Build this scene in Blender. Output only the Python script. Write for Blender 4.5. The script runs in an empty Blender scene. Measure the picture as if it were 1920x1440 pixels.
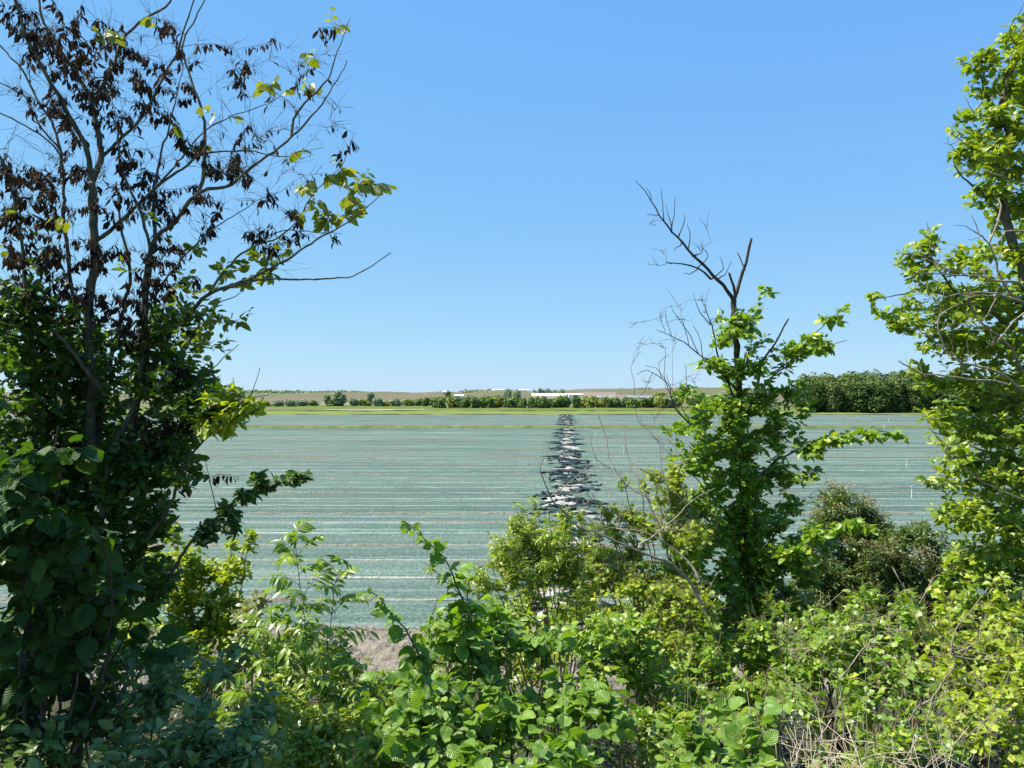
import bpy, math
import numpy as np
from mathutils import Vector

rng = np.random.default_rng(11)
F, HY, CH = 1450.0, 738.0, 4.0          # focal length in photo pixels, horizon row, camera height
C = bpy.context.scene.collection
U = rng.uniform


def at(px, py, d):
    return np.array([(px - 960) / F * d, d, CH + (HY - py) / F * d])


def gz(x, y):
    """railway bank: falls from the camera side down to the field"""
    y = np.asarray(y, float)
    z = np.interp(y, [-6, 0, 3, 6, 8.5, 10.5, 11.5], [2.1, 1.9, 1.45, 0.72, 0.22, 0.03, 0.0])
    return z + 0.05 * np.sin(np.asarray(x) * 2.1 + y) * (y < 10)


def unit(a):
    a = np.asarray(a, float)
    return a / np.maximum(np.linalg.norm(a, axis=-1, keepdims=True), 1e-9)


# ------------------------------------------------------------------ mesh collector
class Geo:
    def __init__(self):
        self.V, self.A, self.Q, self.T, self.QM, self.TM, self.n = [], [], [], [], [], [], 0

    def add(self, V, quads=None, tris=None, attr=None, mi=0):
        V = np.asarray(V, np.float32).reshape(-1, 3)
        self.V.append(V)
        self.A.append(np.zeros_like(V) if attr is None else np.asarray(attr, np.float32).reshape(-1, 3))
        if quads is not None and len(quads):
            q = np.asarray(quads, np.int32).reshape(-1, 4)
            self.Q.append(q + self.n)
            self.QM.append(np.full(len(q), mi, np.int32))
        if tris is not None and len(tris):
            t = np.asarray(tris, np.int32).reshape(-1, 3)
            self.T.append(t + self.n)
            self.TM.append(np.full(len(t), mi, np.int32))
        self.n += len(V)

    def build(self, name, mats, parent=None, smooth=True, origin=None):
        me = bpy.data.meshes.new(name)
        V = np.concatenate(self.V) if self.V else np.zeros((0, 3), np.float32)
        A = np.concatenate(self.A) if self.A else np.zeros((0, 3), np.float32)
        if origin is None and parent is not None:
            origin = ORG.get(parent.name, (0, 0, 0))
        if origin is not None:
            V = V - np.asarray(origin, np.float32)
        Q = np.concatenate(self.Q) if self.Q else np.zeros((0, 4), np.int32)
        T = np.concatenate(self.T) if self.T else np.zeros((0, 3), np.int32)
        me.vertices.add(len(V))
        me.vertices.foreach_set('co', V.astype(np.float32).ravel())
        loops = np.concatenate([Q.ravel(), T.ravel()]).astype(np.int32)
        me.loops.add(len(loops))
        me.loops.foreach_set('vertex_index', loops)
        starts = np.concatenate([np.arange(len(Q)) * 4, len(Q) * 4 + np.arange(len(T)) * 3]).astype(np.int32)
        me.polygons.add(len(starts))
        me.polygons.foreach_set('loop_start', starts)
        mi = np.concatenate((self.QM or [np.zeros(0, np.int32)]) + (self.TM or [np.zeros(0, np.int32)]))
        me.polygons.foreach_set('material_index', mi.astype(np.int32))
        me.polygons.foreach_set('use_smooth', np.full(len(starts), smooth, bool))
        at_ = me.attributes.new('luv', 'FLOAT_VECTOR', 'POINT')
        at_.data.foreach_set('vector', A.astype(np.float32).ravel())
        me.update(calc_edges=True)
        for m in (mats if isinstance(mats, (list, tuple)) else [mats]):
            me.materials.append(m)
        o = bpy.data.objects.new(name, me)
        C.objects.link(o)
        if parent is not None:
            o.parent = parent
        elif origin is not None:
            o.location = origin
        return o

    def box(self, x0, x1, y0, y1, z0, z1, mi=0):
        v = [(x, y, z) for z in (z0, z1) for y in (y0, y1) for x in (x0, x1)]
        self.add(v, [(0, 2, 3, 1), (4, 5, 7, 6), (0, 1, 5, 4), (2, 6, 7, 3), (0, 4, 6, 2), (1, 3, 7, 5)], mi=mi)


ORG = {}


def tag(o, label=None, cat=None, group=None, kind=None):
    for k, v in (('label', label), ('category', cat), ('group', group), ('kind', kind)):
        if v:
            o[k] = v
    return o


def empty(name, loc, label, cat, group=None):
    o = bpy.data.objects.new(name, None)
    C.objects.link(o)
    o.location = loc
    o.empty_display_size = 0.2
    ORG[o.name] = tuple(loc)
    return tag(o, label, cat, group)


def copy_tree(o, loc, rz=0.0, sc=1.0, label=None):
    c = o.copy()
    C.objects.link(c)
    c.location = loc
    c.rotation_euler = (0, 0, rz)
    c.scale = sc if isinstance(sc, tuple) else (sc, sc, sc)
    if label:
        c['label'] = label
    for ch in list(o.children):
        k = ch.copy()
        C.objects.link(k)
        k.parent = c
    return c


# ------------------------------------------------------------------ materials
def new_mat(name):
    m = bpy.data.materials.new(name)
    m.use_nodes = True
    nt = m.node_tree
    nt.nodes.clear()
    out = nt.nodes.new('ShaderNodeOutputMaterial')
    return m, nt, out


class N:
    """small node helper"""
    def __init__(self, nt):
        self.nt = nt

    def __call__(self, kind, **kw):
        n = self.nt.nodes.new('ShaderNode' + kind)
        for k, v in kw.items():
            if hasattr(n, k) and k not in ('inputs',):
                setattr(n, k, v)
        return n

    def set(self, n, **kw):
        for k, v in kw.items():
            k = k.replace('_', ' ')
            if hasattr(v, 'is_output') or isinstance(v, bpy.types.NodeSocket):
                self.nt.links.new(v, n.inputs[k])
            else:
                n.inputs[k].default_value = v
        return n

    def math(self, op, a, b=None, c=None):
        n = self.nt.nodes.new('ShaderNodeMath')
        n.operation = op
        for i, v in enumerate((a, b, c)):
            if v is None:
                continue
            if isinstance(v, bpy.types.NodeSocket):
                self.nt.links.new(v, n.inputs[i])
            else:
                n.inputs[i].default_value = v
        return n.outputs[0]

    def mix(self, fac, a, b):
        n = self.nt.nodes.new('ShaderNodeMix')
        n.data_type = 'RGBA'
        for i, v in ((0, fac), (6, a), (7, b)):
            if isinstance(v, bpy.types.NodeSocket):
                self.nt.links.new(v, n.inputs[i])
            else:
                n.inputs[i].default_value = v if i == 0 else (*v, 1)
        return n.outputs[2]

    def noise(self, vec, scale, detail=3.0, rough=0.55):
        n = self.nt.nodes.new('ShaderNodeTexNoise')
        n.inputs['Scale'].default_value = scale
        n.inputs['Detail'].default_value = detail
        n.inputs['Roughness'].default_value = rough
        if vec is not None:
            self.nt.links.new(vec, n.inputs['Vector'])
        return n.outputs['Fac']

    def ramp(self, fac, lo, hi):
        n = self.nt.nodes.new('ShaderNodeMapRange')
        n.inputs['From Min'].default_value = lo
        n.inputs['From Max'].default_value = hi
        self.nt.links.new(fac, n.inputs['Value'])
        return n.outputs['Result']

    def scaled(self, vec, s):
        n = self.nt.nodes.new('ShaderNodeMapping')
        n.inputs['Scale'].default_value = s
        self.nt.links.new(vec, n.inputs['Vector'])
        return n.outputs['Vector']

    def bump(self, h, strength, dist):
        n = self.nt.nodes.new('ShaderNodeBump')
        n.inputs['Strength'].default_value = strength
        n.inputs['Distance'].default_value = dist
        self.nt.links.new(h, n.inputs['Height'])
        return n.outputs['Normal']


def pbsdf(nt, col, rough, spec=0.3, normal=None):
    b = nt.nodes.new('ShaderNodeBsdfPrincipled')
    if isinstance(col, bpy.types.NodeSocket):
        nt.links.new(col, b.inputs['Base Color'])
    else:
        b.inputs['Base Color'].default_value = (*col, 1)
    b.inputs['Roughness'].default_value = rough
    b.inputs['Specular IOR Level'].default_value = spec
    if normal is not None:
        nt.links.new(normal, b.inputs['Normal'])
    return b


def leaf_mat(name, c1, c2, c3=None, trans=0.31, tcol=None, veins=0.0, rough=0.36, spec=0.5, vfreq=8.0):
    """c1..c2 by the leaf's own tint, c3 for rare leaves"""
    m, nt, out = new_mat(name)
    h = N(nt)
    a = h('Attribute', attribute_name='luv')
    s = h('SeparateXYZ')
    nt.links.new(a.outputs['Vector'], s.inputs[0])
    u, v, t = s.outputs
    col = h.mix(h.ramp(t, 0.0, 0.85), c1, c2)
    if c3:
        col = h.mix(h.ramp(t, 0.86, 1.0), col, c3)
    tc = h('TexCoord')
    n = h.noise(tc.outputs['Object'], 35.0, 2.0)
    col = h.mix(h.math('MULTIPLY', h.ramp(n, 0.35, 0.75), 0.35), col, tuple(x * 0.62 for x in c1))
    normal = None
    if veins > 0:
        au = h.math('ABSOLUTE', u)
        ph = h.math('SUBTRACT', v, h.math('MULTIPLY', au, 0.33))
        w = h.math('SINE', h.math('MULTIPLY', ph, vfreq * 6.283))
        mid = h.ramp(au, 0.0, 0.09)
        ht = h.math('MULTIPLY', h.math('ADD', w, 0.0), 0.5)
        normal = h.bump(h.math('ADD', ht, h.math('MULTIPLY', mid, 0.8)), veins, 0.004)
        line = h.math('MAXIMUM', h.ramp(w, 0.72, 1.0), h.math('SUBTRACT', 1.0, mid))
        col = h.mix(h.math('MULTIPLY', line, 0.28), col, tuple(min(1, x * 1.9 + 0.01) for x in c2))
    b = pbsdf(nt, col, rough, spec, normal)
    tr = nt.nodes.new('ShaderNodeBsdfTranslucent')
    tk = h.mix(0.55, (0, 0, 0), (0, 0, 0))
    mm = nt.nodes.new('ShaderNodeMix')
    mm.data_type = 'RGBA'
    mm.blend_type = 'MULTIPLY'
    mm.inputs[0].default_value = 1.0
    nt.links.new(col, mm.inputs[6])
    mm.inputs[7].default_value = (*(tcol or (2.15, 2.15, 0.42)), 1)
    nt.links.new(mm.outputs[2], tr.inputs['Color'])
    if normal is not None:
        nt.links.new(normal, tr.inputs['Normal'])
    mx = nt.nodes.new('ShaderNodeMixShader')
    mx.inputs[0].default_value = trans
    nt.links.new(b.outputs[0], mx.inputs[1])
    nt.links.new(tr.outputs[0], mx.inputs[2])
    nt.links.new(mx.outputs[0], out.inputs[0])
    return m


def rough_mat(name, c1, c2, scale, rough=0.9, spec=0.15, bump=0.0, bdist=0.02, stretch=None, detail=5.0, bscale=None, coord='Object', lo=0.3, hi=0.7):
    m, nt, out = new_mat(name)
    h = N(nt)
    tc = h('TexCoord')
    vec = tc.outputs[coord]
    if stretch:
        vec = h.scaled(vec, stretch)
    n = h.noise(vec, scale, detail)
    col = h.mix(h.ramp(n, lo, hi), c1, c2)
    normal = None
    if bump:
        nb = h.noise(vec, bscale or scale * 3, detail)
        normal = h.bump(nb, bump, bdist)
    b = pbsdf(nt, col, rough, spec, normal)
    nt.links.new(b.outputs[0], out.inputs[0])
    return m


BARK_ELM = rough_mat('elm_bark', (0.055, 0.05, 0.035), (0.17, 0.155, 0.10), 22.0, bump=0.6, bdist=0.01, stretch=(1, 1, 0.35))
BARK_DARK = rough_mat('dark_bark', (0.035, 0.028, 0.022), (0.10, 0.08, 0.06), 30.0, bump=0.5, bdist=0.006)
BARK_PALE = rough_mat('pale_bark', (0.17, 0.13, 0.085), (0.36, 0.30, 0.22), 30.0, bump=0.5, bdist=0.006)
BARK_TAN = rough_mat('tan_bark', (0.15, 0.12, 0.06), (0.33, 0.27, 0.15), 25.0, bump=0.4, bdist=0.005)
STRAW = rough_mat('dry_straw', (0.33, 0.27, 0.17), (0.56, 0.48, 0.34), 30.0)

L_ELM = leaf_mat('elm_leaf', (0.030, 0.075, 0.012), (0.086, 0.162, 0.018), (0.203, 0.239, 0.024), veins=0.35, vfreq=9)  # elm copy kept dark, the crown's shade is in the colour
L_ELM_Y = leaf_mat('yellowing_elm_leaf', (0.098, 0.149, 0.020), (0.221, 0.241, 0.030), (0.442, 0.356, 0.040), veins=0.35, vfreq=9)
L_DEAD = leaf_mat('withered_leaf', (0.012, 0.009, 0.007), (0.062, 0.042, 0.028), (0.20, 0.13, 0.07), trans=0.20, tcol=(1.6, 1.2, 0.9), veins=0.3, rough=0.8, spec=0.15)
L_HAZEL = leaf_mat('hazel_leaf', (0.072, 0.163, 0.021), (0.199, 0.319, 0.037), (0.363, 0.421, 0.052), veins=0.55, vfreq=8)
L_HAZEL_SHADE = leaf_mat('shade_dark_hazel_leaf', (0.024, 0.065, 0.014), (0.05, 0.105, 0.02), (0.10, 0.15, 0.025), veins=0.5, vfreq=8, spec=0.2, rough=0.55)  # darkened hazel copy, shade put into the leaf colour
L_DOG = leaf_mat('bluish_dogwood_leaf', (0.081, 0.142, 0.037), (0.172, 0.249, 0.060), (0.607, 0.562, 0.177), trans=0.22, tcol=(1.5, 1.7, 0.8), veins=0.3, vfreq=5, rough=0.38, spec=0.5)
L_BRIGHT = leaf_mat('bright_elm_leaf', (0.119, 0.215, 0.017), (0.304, 0.373, 0.027), (0.480, 0.473, 0.048), veins=0.3)  # brighter elm copy, sunlight put into its yellow-green
L_SAP = leaf_mat('glossy_elm_leaf', (0.063, 0.144, 0.014), (0.199, 0.312, 0.025), (0.432, 0.452, 0.037), veins=0.3, rough=0.32, spec=0.55)
L_RIGHT = leaf_mat('fresh_elm_leaf', (0.075, 0.150, 0.013), (0.262, 0.344, 0.025), (0.509, 0.474, 0.043), veins=0.3, rough=0.32, spec=0.55)
L_WILL = leaf_mat('willow_leaf', (0.119, 0.208, 0.021), (0.280, 0.358, 0.038), (0.480, 0.487, 0.076))
L_ROWAN = leaf_mat('rowan_leaf', (0.088, 0.179, 0.024), (0.224, 0.323, 0.038), (0.384, 0.430, 0.048))
L_HAW = leaf_mat('hawthorn_leaf', (0.072, 0.163, 0.017), (0.225, 0.335, 0.033), (0.415, 0.467, 0.063), rough=0.38, spec=0.45)
L_DARKF = leaf_mat('dark_narrow_leaf', (0.040, 0.085, 0.020), (0.12, 0.185, 0.040), (0.22, 0.22, 0.06), trans=0.30)
L_FLOWER = leaf_mat('faded_flower', (0.22, 0.18, 0.07), (0.34, 0.31, 0.15), (0.52, 0.50, 0.32), trans=0.2, tcol=(1.2, 1.1, 0.8), rough=0.8, spec=0.1)
L_PALE = leaf_mat('pale_willowherb_leaf', (0.12, 0.16, 0.06), (0.26, 0.29, 0.15), (0.36, 0.36, 0.22))
L_FERN = leaf_mat('feathery_leaf', (0.144, 0.209, 0.020), (0.288, 0.330, 0.030), (0.360, 0.363, 0.050))
L_UNDER = leaf_mat('undergrowth_leaf', (0.020, 0.043, 0.008), (0.059, 0.094, 0.015), (0.117, 0.140, 0.028))  # colour darkened to give deep shade between the shrubs

# far foliage
def far_leaf(name, c1, c2, trans=0.2):
    return leaf_mat(name, c1, c2, None, trans=trans, tcol=(1.7, 1.6, 0.6), rough=0.7, spec=0.2)


FAR_A = far_leaf('hedge_leaf', (0.065, 0.125, 0.037), (0.184, 0.261, 0.066))
FAR_B = far_leaf('olive_hedge_leaf', (0.139, 0.198, 0.048), (0.319, 0.354, 0.085))
FAR_C = far_leaf('grey_green_shrub_leaf', (0.133, 0.198, 0.121), (0.287, 0.354, 0.211))
FAR_W = far_leaf('wood_leaf', (0.032, 0.074, 0.018), (0.111, 0.170, 0.036))
FAR_W2 = far_leaf('pale_wood_leaf', (0.070, 0.110, 0.039), (0.175, 0.221, 0.071))


# ------------------------------------------------------------------ leaf templates
def grid_leaf(W, nv, nu=1, a=0.75, b=0.8, fold=0.16, droop=0.16, serr=0.0, lobes=0, tipext=0.0, wave=0.0, stalk=0.10):
    vs = np.linspace(0, 1, nv)
    V, A = [], []
    for i, v in enumerate(vs):
        hw = W * max(0.0, math.sin(math.pi * v ** a)) ** b
        if tipext and v > 0.8:
            hw *= (1 - (v - 0.8) / 0.2) ** 0.4
        if serr:
            hw *= 1 + serr * (1 if i % 2 else -1)
        if lobes:
            hw *= 1 + 0.32 * math.sin(v * math.pi * 2 * lobes)
        if i in (0, nv - 1):
            hw = 0.004
        for j in range(-nu, nu + 1):
            u = j / nu
            x = u * hw
            w = fold * abs(x) - droop * v * v + wave * math.sin(v * 9 + (1.5 if u > 0 else 0)) * abs(u)
            V.append((x, stalk + v, w))
            A.append((u, v, 0))
    k = 2 * nu + 1
    Q = [(i * k + j, i * k + j + 1, (i + 1) * k + j + 1, (i + 1) * k + j) for i in range(nv - 1) for j in range(k - 1)]
    if stalk > 0:                       # the leaf stalk: a thin blade
        n = len(V)
        V += [(-0.012, 0, 0.0), (0.012, 0, 0.0), (0.012, stalk + 0.01, 0.0), (-0.012, stalk + 0.01, 0.0)]
        A += [(0, 0, 0)] * 4
        Q.append((n, n + 1, n + 2, n + 3))
    return np.array(V), np.array(Q), np.array(A, float)


def dead_leaf(W, curl, twist):
    V, A = [], []
    nv = 6
    for i in range(nv):
        v = i / (nv - 1)
        hw = W * max(0.02, math.sin(math.pi * (0.06 + 0.9 * v) ** 0.8))
        for j in (-2, -1, 0, 1, 2):
            u = j / 2
            ang = u * curl * (0.6 + 0.6 * v)
            r = hw / max(curl, 0.3)
            x = math.sin(ang) * r
            w = (1 - math.cos(ang)) * r
            tw = twist * v
            V.append((x * math.cos(tw) - w * math.sin(tw), 0.12 + v * 0.9, x * math.sin(tw) + w * math.cos(tw) + 0.22 * v * v - 0.05 * math.sin(9 * v)))
            A.append((u, v, 0))
    Q = [(i * 5 + j, i * 5 + j + 1, i * 5 + 6 + j, i * 5 + 5 + j) for i in range(nv - 1) for j in range(4)]
    n = len(V)
    V += [(-0.012, 0, 0), (0.012, 0, 0), (0.012, 0.13, 0), (-0.012, 0.13, 0)]
    A += [(0, 0, 0)] * 4
    Q.append((n, n + 1, n + 2, n + 3))
    return np.array(V), np.array(Q), np.array(A, float)


TPL = {
    'hazel': [grid_leaf(0.46, 11, 2, a=0.82, b=0.62, fold=0.30, droop=0.22, serr=0.05, wave=0.03, stalk=0.16),
              grid_leaf(0.43, 11, 2, a=0.80, b=0.65, fold=0.12, droop=0.34, serr=0.06, wave=0.05, stalk=0.14),
              grid_leaf(0.44, 11, 2, a=0.85, b=0.60, fold=-0.10, droop=0.12, serr=0.05, wave=0.04, stalk=0.16)],
    'elm': [grid_leaf(0.29, 8, 1, a=0.82, b=0.8, fold=0.30, droop=0.18, serr=0.06),
            grid_leaf(0.27, 8, 1, a=0.80, b=0.8, fold=0.10, droop=0.34, serr=0.07, wave=0.03),
            grid_leaf(0.31, 8, 1, a=0.84, b=0.75, fold=-0.12, droop=0.10, serr=0.06, wave=0.03)],
    'ovate': [grid_leaf(0.27, 7, 2, a=0.88, b=0.85, fold=0.32, droop=0.22, stalk=0.12),
              grid_leaf(0.25, 7, 2, a=0.90, b=0.85, fold=0.12, droop=0.36, stalk=0.12),
              grid_leaf(0.28, 7, 2, a=0.86, b=0.85, fold=0.20, droop=0.06, stalk=0.12)],
    'lance': [grid_leaf(0.115, 6, 1, a=0.9, b=0.8, fold=0.5, droop=0.25, stalk=0.04),
              grid_leaf(0.12, 6, 1, a=0.9, b=0.8, fold=0.2, droop=0.45, stalk=0.04)],
    'hawthorn': [grid_leaf(0.33, 9, 1, a=1.05, b=0.7, fold=0.25, droop=0.16, lobes=2, stalk=0.15),
                 grid_leaf(0.30, 9, 1, a=1.0, b=0.7, fold=0.05, droop=0.3, lobes=2, stalk=0.15)],
    'dead': [dead_leaf(0.22, 2.2, 0.4), dead_leaf(0.26, 1.5, -0.6), dead_leaf(0.18, 2.8, 0.2), dead_leaf(0.28, 1.1, 0.9)],
    'petal': [grid_leaf(0.42, 4, 1, a=0.9, b=0.7, fold=0.2, droop=0.2, stalk=0.0)],
    'card': [(np.array([(-0.5, 0, 0.08), (0.5, 0.05, 0.05), (0.42, 0.95, -0.05), (-0.45, 1.0, 0.06)]), np.array([(0, 1, 2, 3)]),
              np.array([(-1, 0, 0), (1, 0, 0), (1, 1, 0), (-1, 1, 0)], float)),
             (np.array([(-0.5, 0.2, 0.0), (0.1, -0.1, 0.1), (0.55, 0.6, 0.0), (-0.15, 1.05, -0.1)]), np.array([(0, 1, 2, 3)]),
              np.array([(-1, 0, 0), (1, 0, 0), (1, 1, 0), (-1, 1, 0)], float))],
}
W_OF = {'hazel': 0.7, 'elm': 0.42, 'ovate': 0.42, 'lance': 0.17, 'hawthorn': 0.45, 'dead': 0.3, 'petal': 0.6, 'card': 1.0}


def put_leaves(g, kind, P, D, Nn, L, tint, curl=None, width=None):
    P, D, Nn, L = (np.asarray(x, float) for x in (P, D, Nn, L))
    if not len(P):
        return
    D = unit(D)
    B = unit(np.cross(D, Nn))
    Nn = np.cross(B, D)
    pick = rng.integers(0, len(TPL[kind]), len(P))
    wd = U(0.85, 1.15, len(P)) if width is None else width
    cu = U(-0.08, 0.16, len(P)) if curl is None else curl
    for k, (tv, tq, ta) in enumerate(TPL[kind]):
        m = pick == k
        n = int(m.sum())
        if not n:
            continue
        Lm = L[m][:, None, None]
        w = tv[None, :, 2] - cu[m][:, None] * tv[None, :, 1] ** 2
        V = P[m][:, None] + Lm * (tv[None, :, 0, None] * wd[m][:, None, None] * B[m][:, None] + tv[None, :, 1, None] * D[m][:, None] + w[..., None] * Nn[m][:, None])
        A = np.repeat(ta[None], n, 0)
        A[:, :, 2] = tint[m][:, None]
        q = tq[None] + (np.arange(n) * len(tv))[:, None, None]
        g.add(V, q, None, A)


# ------------------------------------------------------------------ wood
def tube(g, P, R, k=6, mi=0):
    P = np.asarray(P, float)
    R = np.asarray(R, float)
    n = len(P)
    T = unit(np.gradient(P, axis=0))
    ref = np.array([0.31, 0.87, 0.12]) if abs(T[0] @ np.array([0.31, 0.87, 0.12])) < 0.85 else np.array([0.9, -0.2, 0.3])
    B = unit(np.cross(T, ref))
    Nn = np.cross(B, T)
    a = np.arange(k) * 2 * math.pi / k
    V = P[:, None] + R[:, None, None] * (np.cos(a)[None, :, None] * B[:, None] + np.sin(a)[None, :, None] * Nn[:, None])
    i = np.arange(n - 1)[:, None] * k
    j = np.arange(k)[None]
    Q = np.stack([i + j, i + (j + 1) % k, i + k + (j + 1) % k, i + k + j], -1)
    g.add(V, Q, None, mi=mi)
    g.add(P[-1:] + T[-1:] * R[-1], None, None)
    last = g.n - 1
    ring = last - k
    g.T.append(np.array([(ring + q, ring + (q + 1) % k, last) for q in range(k)], np.int32))
    g.TM.append(np.full(k, mi, np.int32))


def smooth_path(pts, step):
    """Catmull-Rom through pts, resampled"""
    P = np.asarray(pts, float)
    if len(P) == 2:
        P = np.array([P[0], (P[0] + P[1]) / 2, P[1]])
    E = np.vstack([2 * P[0] - P[1], P, 2 * P[-1] - P[-2]])
    out = []
    for i in range(1, len(E) - 2):
        n = max(2, int(np.linalg.norm(E[i + 1] - E[i]) / step))
        t = np.linspace(0, 1, n, endpoint=False)[:, None]
        a, b, c, d = E[i - 1], E[i], E[i + 1], E[i + 2]
        out.append(0.5 * (2 * b + (c - a) * t + (2 * a - 5 * b + 4 * c - d) * t ** 2 + (3 * b - a - 3 * c + d) * t ** 3))
    out.append(P[-1:])
    return np.vstack(out)


def dirs(n):
    v = rng.normal(size=(n, 3))
    return unit(v)


SUNV = np.array([-0.62, 0.16, 0.77])


class Plant:
    def __init__(self, name, label, cat, base, group=None):
        self.root = empty(name, tuple(base), label, cat, group)
        self.base = np.asarray(base, float)
        self.wood = Geo()
        self.cap = 4096
        self.NP = np.zeros((self.cap, 3))
        self.NR = np.zeros(self.cap)
        self.nn = 0
        self.leaves = {}

    def nodes(self, P, R):
        n = len(P)
        while self.nn + n > self.cap:
            self.NP = np.vstack([self.NP, np.zeros_like(self.NP)])
            self.NR = np.concatenate([self.NR, np.zeros_like(self.NR)])
            self.cap *= 2
        self.NP[self.nn:self.nn + n] = P
        self.NR[self.nn:self.nn + n] = R
        self.nn += n

    def limb(self, pts, r0, r1, k=8, step=0.05, jit=0.006, node=True):
        P = smooth_path(pts, step)
        n = len(P)
        J = np.cumsum(rng.normal(0, jit, (n, 3)), 0)
        J -= np.linspace(0, 1, n)[:, None] * J[-1]
        P = P + J
        t = np.linspace(0, 1, n)
        R = r0 + (r1 - r0) * t ** 0.8
        R = R * (1 + 0.07 * np.sin(np.arange(n) * 1.9 + U(0, 6)))
        tube(self.wood, P, R, k)
        if node:
            self.nodes(P, R)
        return P

    def trace(self, px, d, r0, r1, dz=0.0, **kw):
        """limb through photo pixels; d = distance or (start, end) distances"""
        n = len(px)
        attach = kw.pop('attach', False)
        if attach:                     # start on the nearest piece of wood as it lies in view
            pr = self.NP[:self.nn]
            sx, sy = pr[:, 0] / pr[:, 1] * F + 960, HY - (pr[:, 2] - CH) / pr[:, 1] * F
            j = int(np.argmin((sx - px[0][0]) ** 2 + (sy - px[0][1]) ** 2))
            d = self.NP[j][1]
            px = [(sx[j], sy[j])] + list(px[1:])
            r0 = min(r0, self.NR[j] * 0.8)
        dd = np.linspace(d[0], d[1], n) if isinstance(d, tuple) else np.full(n, d)
        dd = dd + np.concatenate([[0], np.cumsum(rng.normal(0, dz, n - 1))]) if dz else dd
        return self.limb([at(p[0], p[1], q) for p, q in zip(px, dd)], r0, r1, **kw)

    def grow(self, tips, rmin=0.0012, rk=0.0065, bow=0.10, seg=0.07, jit=0.009, maxlen=9.0, k=4, side=True):
        """join every tip to the nearest wood with a curved twig; returns the twig paths"""
        tips = np.asarray(tips, float)
        if not len(tips) or not self.nn:
            return []
        from mathutils.kdtree import KDTree

        def tree(n):
            k_ = KDTree(n)
            for q in range(n):
                k_.insert(self.NP[q], q)
            k_.balance()
            return k_
        kd, built = tree(self.nn), self.nn
        d0 = np.array([kd.find(t)[2] for t in tips])
        paths = []
        for i in np.argsort(d0):
            t = tips[i]
            if self.nn - built > 1500:
                kd, built = tree(self.nn), self.nn
            cand = np.array([q[1] for q in kd.find_n(t, 24)] + list(range(built, self.nn)))
            v = t - self.NP[cand]
            dist = np.linalg.norm(v, axis=1)
            cost = dist + 0.7 * np.maximum(0, -v[:, 2]) + (dist < 0.05) * 0.3
            j = int(np.argmin(cost))
            v, dist, j = {int(cand[j]): v[j]}, {int(cand[j]): dist[j]}, int(cand[j])
            L = dist[j]
            if L < 0.03 or L > maxlen:
                continue
            n = max(4, int(L / seg))
            s = np.linspace(0, 1, n)[:, None]
            P = self.NP[j] + v[j] * s
            off = dirs(1)[0] * 0.6 + np.array([0, 0, U(-0.3, 0.9)])
            P = P + off * bow * L * np.sin(math.pi * s) * (1 - 0.3 * s)
            J = np.cumsum(rng.normal(0, jit, (n, 3)), 0)
            J -= s * J[-1]
            P = P + J
            r0 = min(self.NR[j] * 0.75, rmin + rk * L)
            R = r0 + (rmin - r0) * s[:, 0] ** 0.9
            tube(self.wood, P, R, k)
            self.nodes(P[1:], R[1:])
            paths.append(P)
        return paths

    def bare(self, paths, n=3, L=(0.05, 0.16), r=0.0011):
        """fine side twigs without leaves"""
        for P in paths:
            T = unit(np.gradient(P, axis=0))
            for _ in range(rng.poisson(n)):
                i = rng.integers(1, len(P))
                dd = unit(T[i] * 0.9 + dirs(1)[0] * 0.8 + np.array([0, 0, 0.25]))
                ll = U(*L)
                Q = np.array([P[i], P[i] + dd * ll * 0.5 + dirs(1)[0] * 0.008, P[i] + dd * ll + dirs(1)[0] * 0.012])
                tube(self.wood, Q, [r * 1.25, r, r * 0.7], 3)

    def leaf(self, part, paths, kind, size, spacing, span=0.3, droop=0.1, upb=0.9, rand=0.55, hang=0.0, tint=(0, 1), alpha=(35, 75), prob=1.0, young=0.25, tips=True):
        """alternate leaves along the outer end of each twig"""
        Ps, Ds, Ns, Ls, Ts = [], [], [], [], []
        for P in paths:
            seg = np.linalg.norm(np.diff(P, axis=0), axis=1)
            cs = np.concatenate([[0], np.cumsum(seg)])
            tot = cs[-1]
            sp = min(span * U(0.75, 1.25), tot)
            ss = np.arange(tot - sp, tot + 1e-6, spacing * U(0.62, 0.85))
            if not len(ss):
                continue
            n = len(ss)
            pos = np.stack([np.interp(ss, cs, P[:, c]) for c in range(3)], 1)
            T = unit(np.gradient(P, axis=0))
            tg = unit(np.stack([np.interp(ss, cs, T[:, c]) for c in range(3)], 1))
            up = unit(np.array([0, 0, 1.0]) + 0.35 * rng.normal(size=3))
            sd = unit(np.cross(tg, up))
            sgn = np.where((np.arange(n) + rng.integers(0, 2)) % 2, 1.0, -1.0)[:, None]
            al = np.radians(U(alpha[0], alpha[1], n))[:, None]
            if tips and n:
                al[-1] = 0.1
            D = tg * np.cos(al) + sd * sgn * np.sin(al) + rng.normal(0, 0.22, (n, 3)) - np.array([0, 0, droop])
            if hang:
                D = D * (1 - hang) + hang * (np.array([0, 0, -1.0]) + rng.normal(0, 0.28, (n, 3)))
            Nn = upb * (np.array([0, 0, 1.0]) * 0.75 + SUNV * 0.3) + rng.normal(0, rand, (n, 3))
            f = (ss - (tot - sp)) / max(sp, 1e-6)
            l = size * U(0.55, 1.25, n) * (1 - 0.42 * f ** 3)
            base_t = U(*tint) * 0.6
            tt = np.clip(base_t + U(tint[0], tint[1], n) * 0.4 + young * f ** 2, 0, 1)
            keep = U(0, 1, n) < prob
            Ps.append(pos[keep]); Ds.append(D[keep]); Ns.append(Nn[keep]); Ls.append(l[keep]); Ts.append(tt[keep])
        if not Ps:
            return
        g = self.leaves.setdefault(part, Geo())
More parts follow.
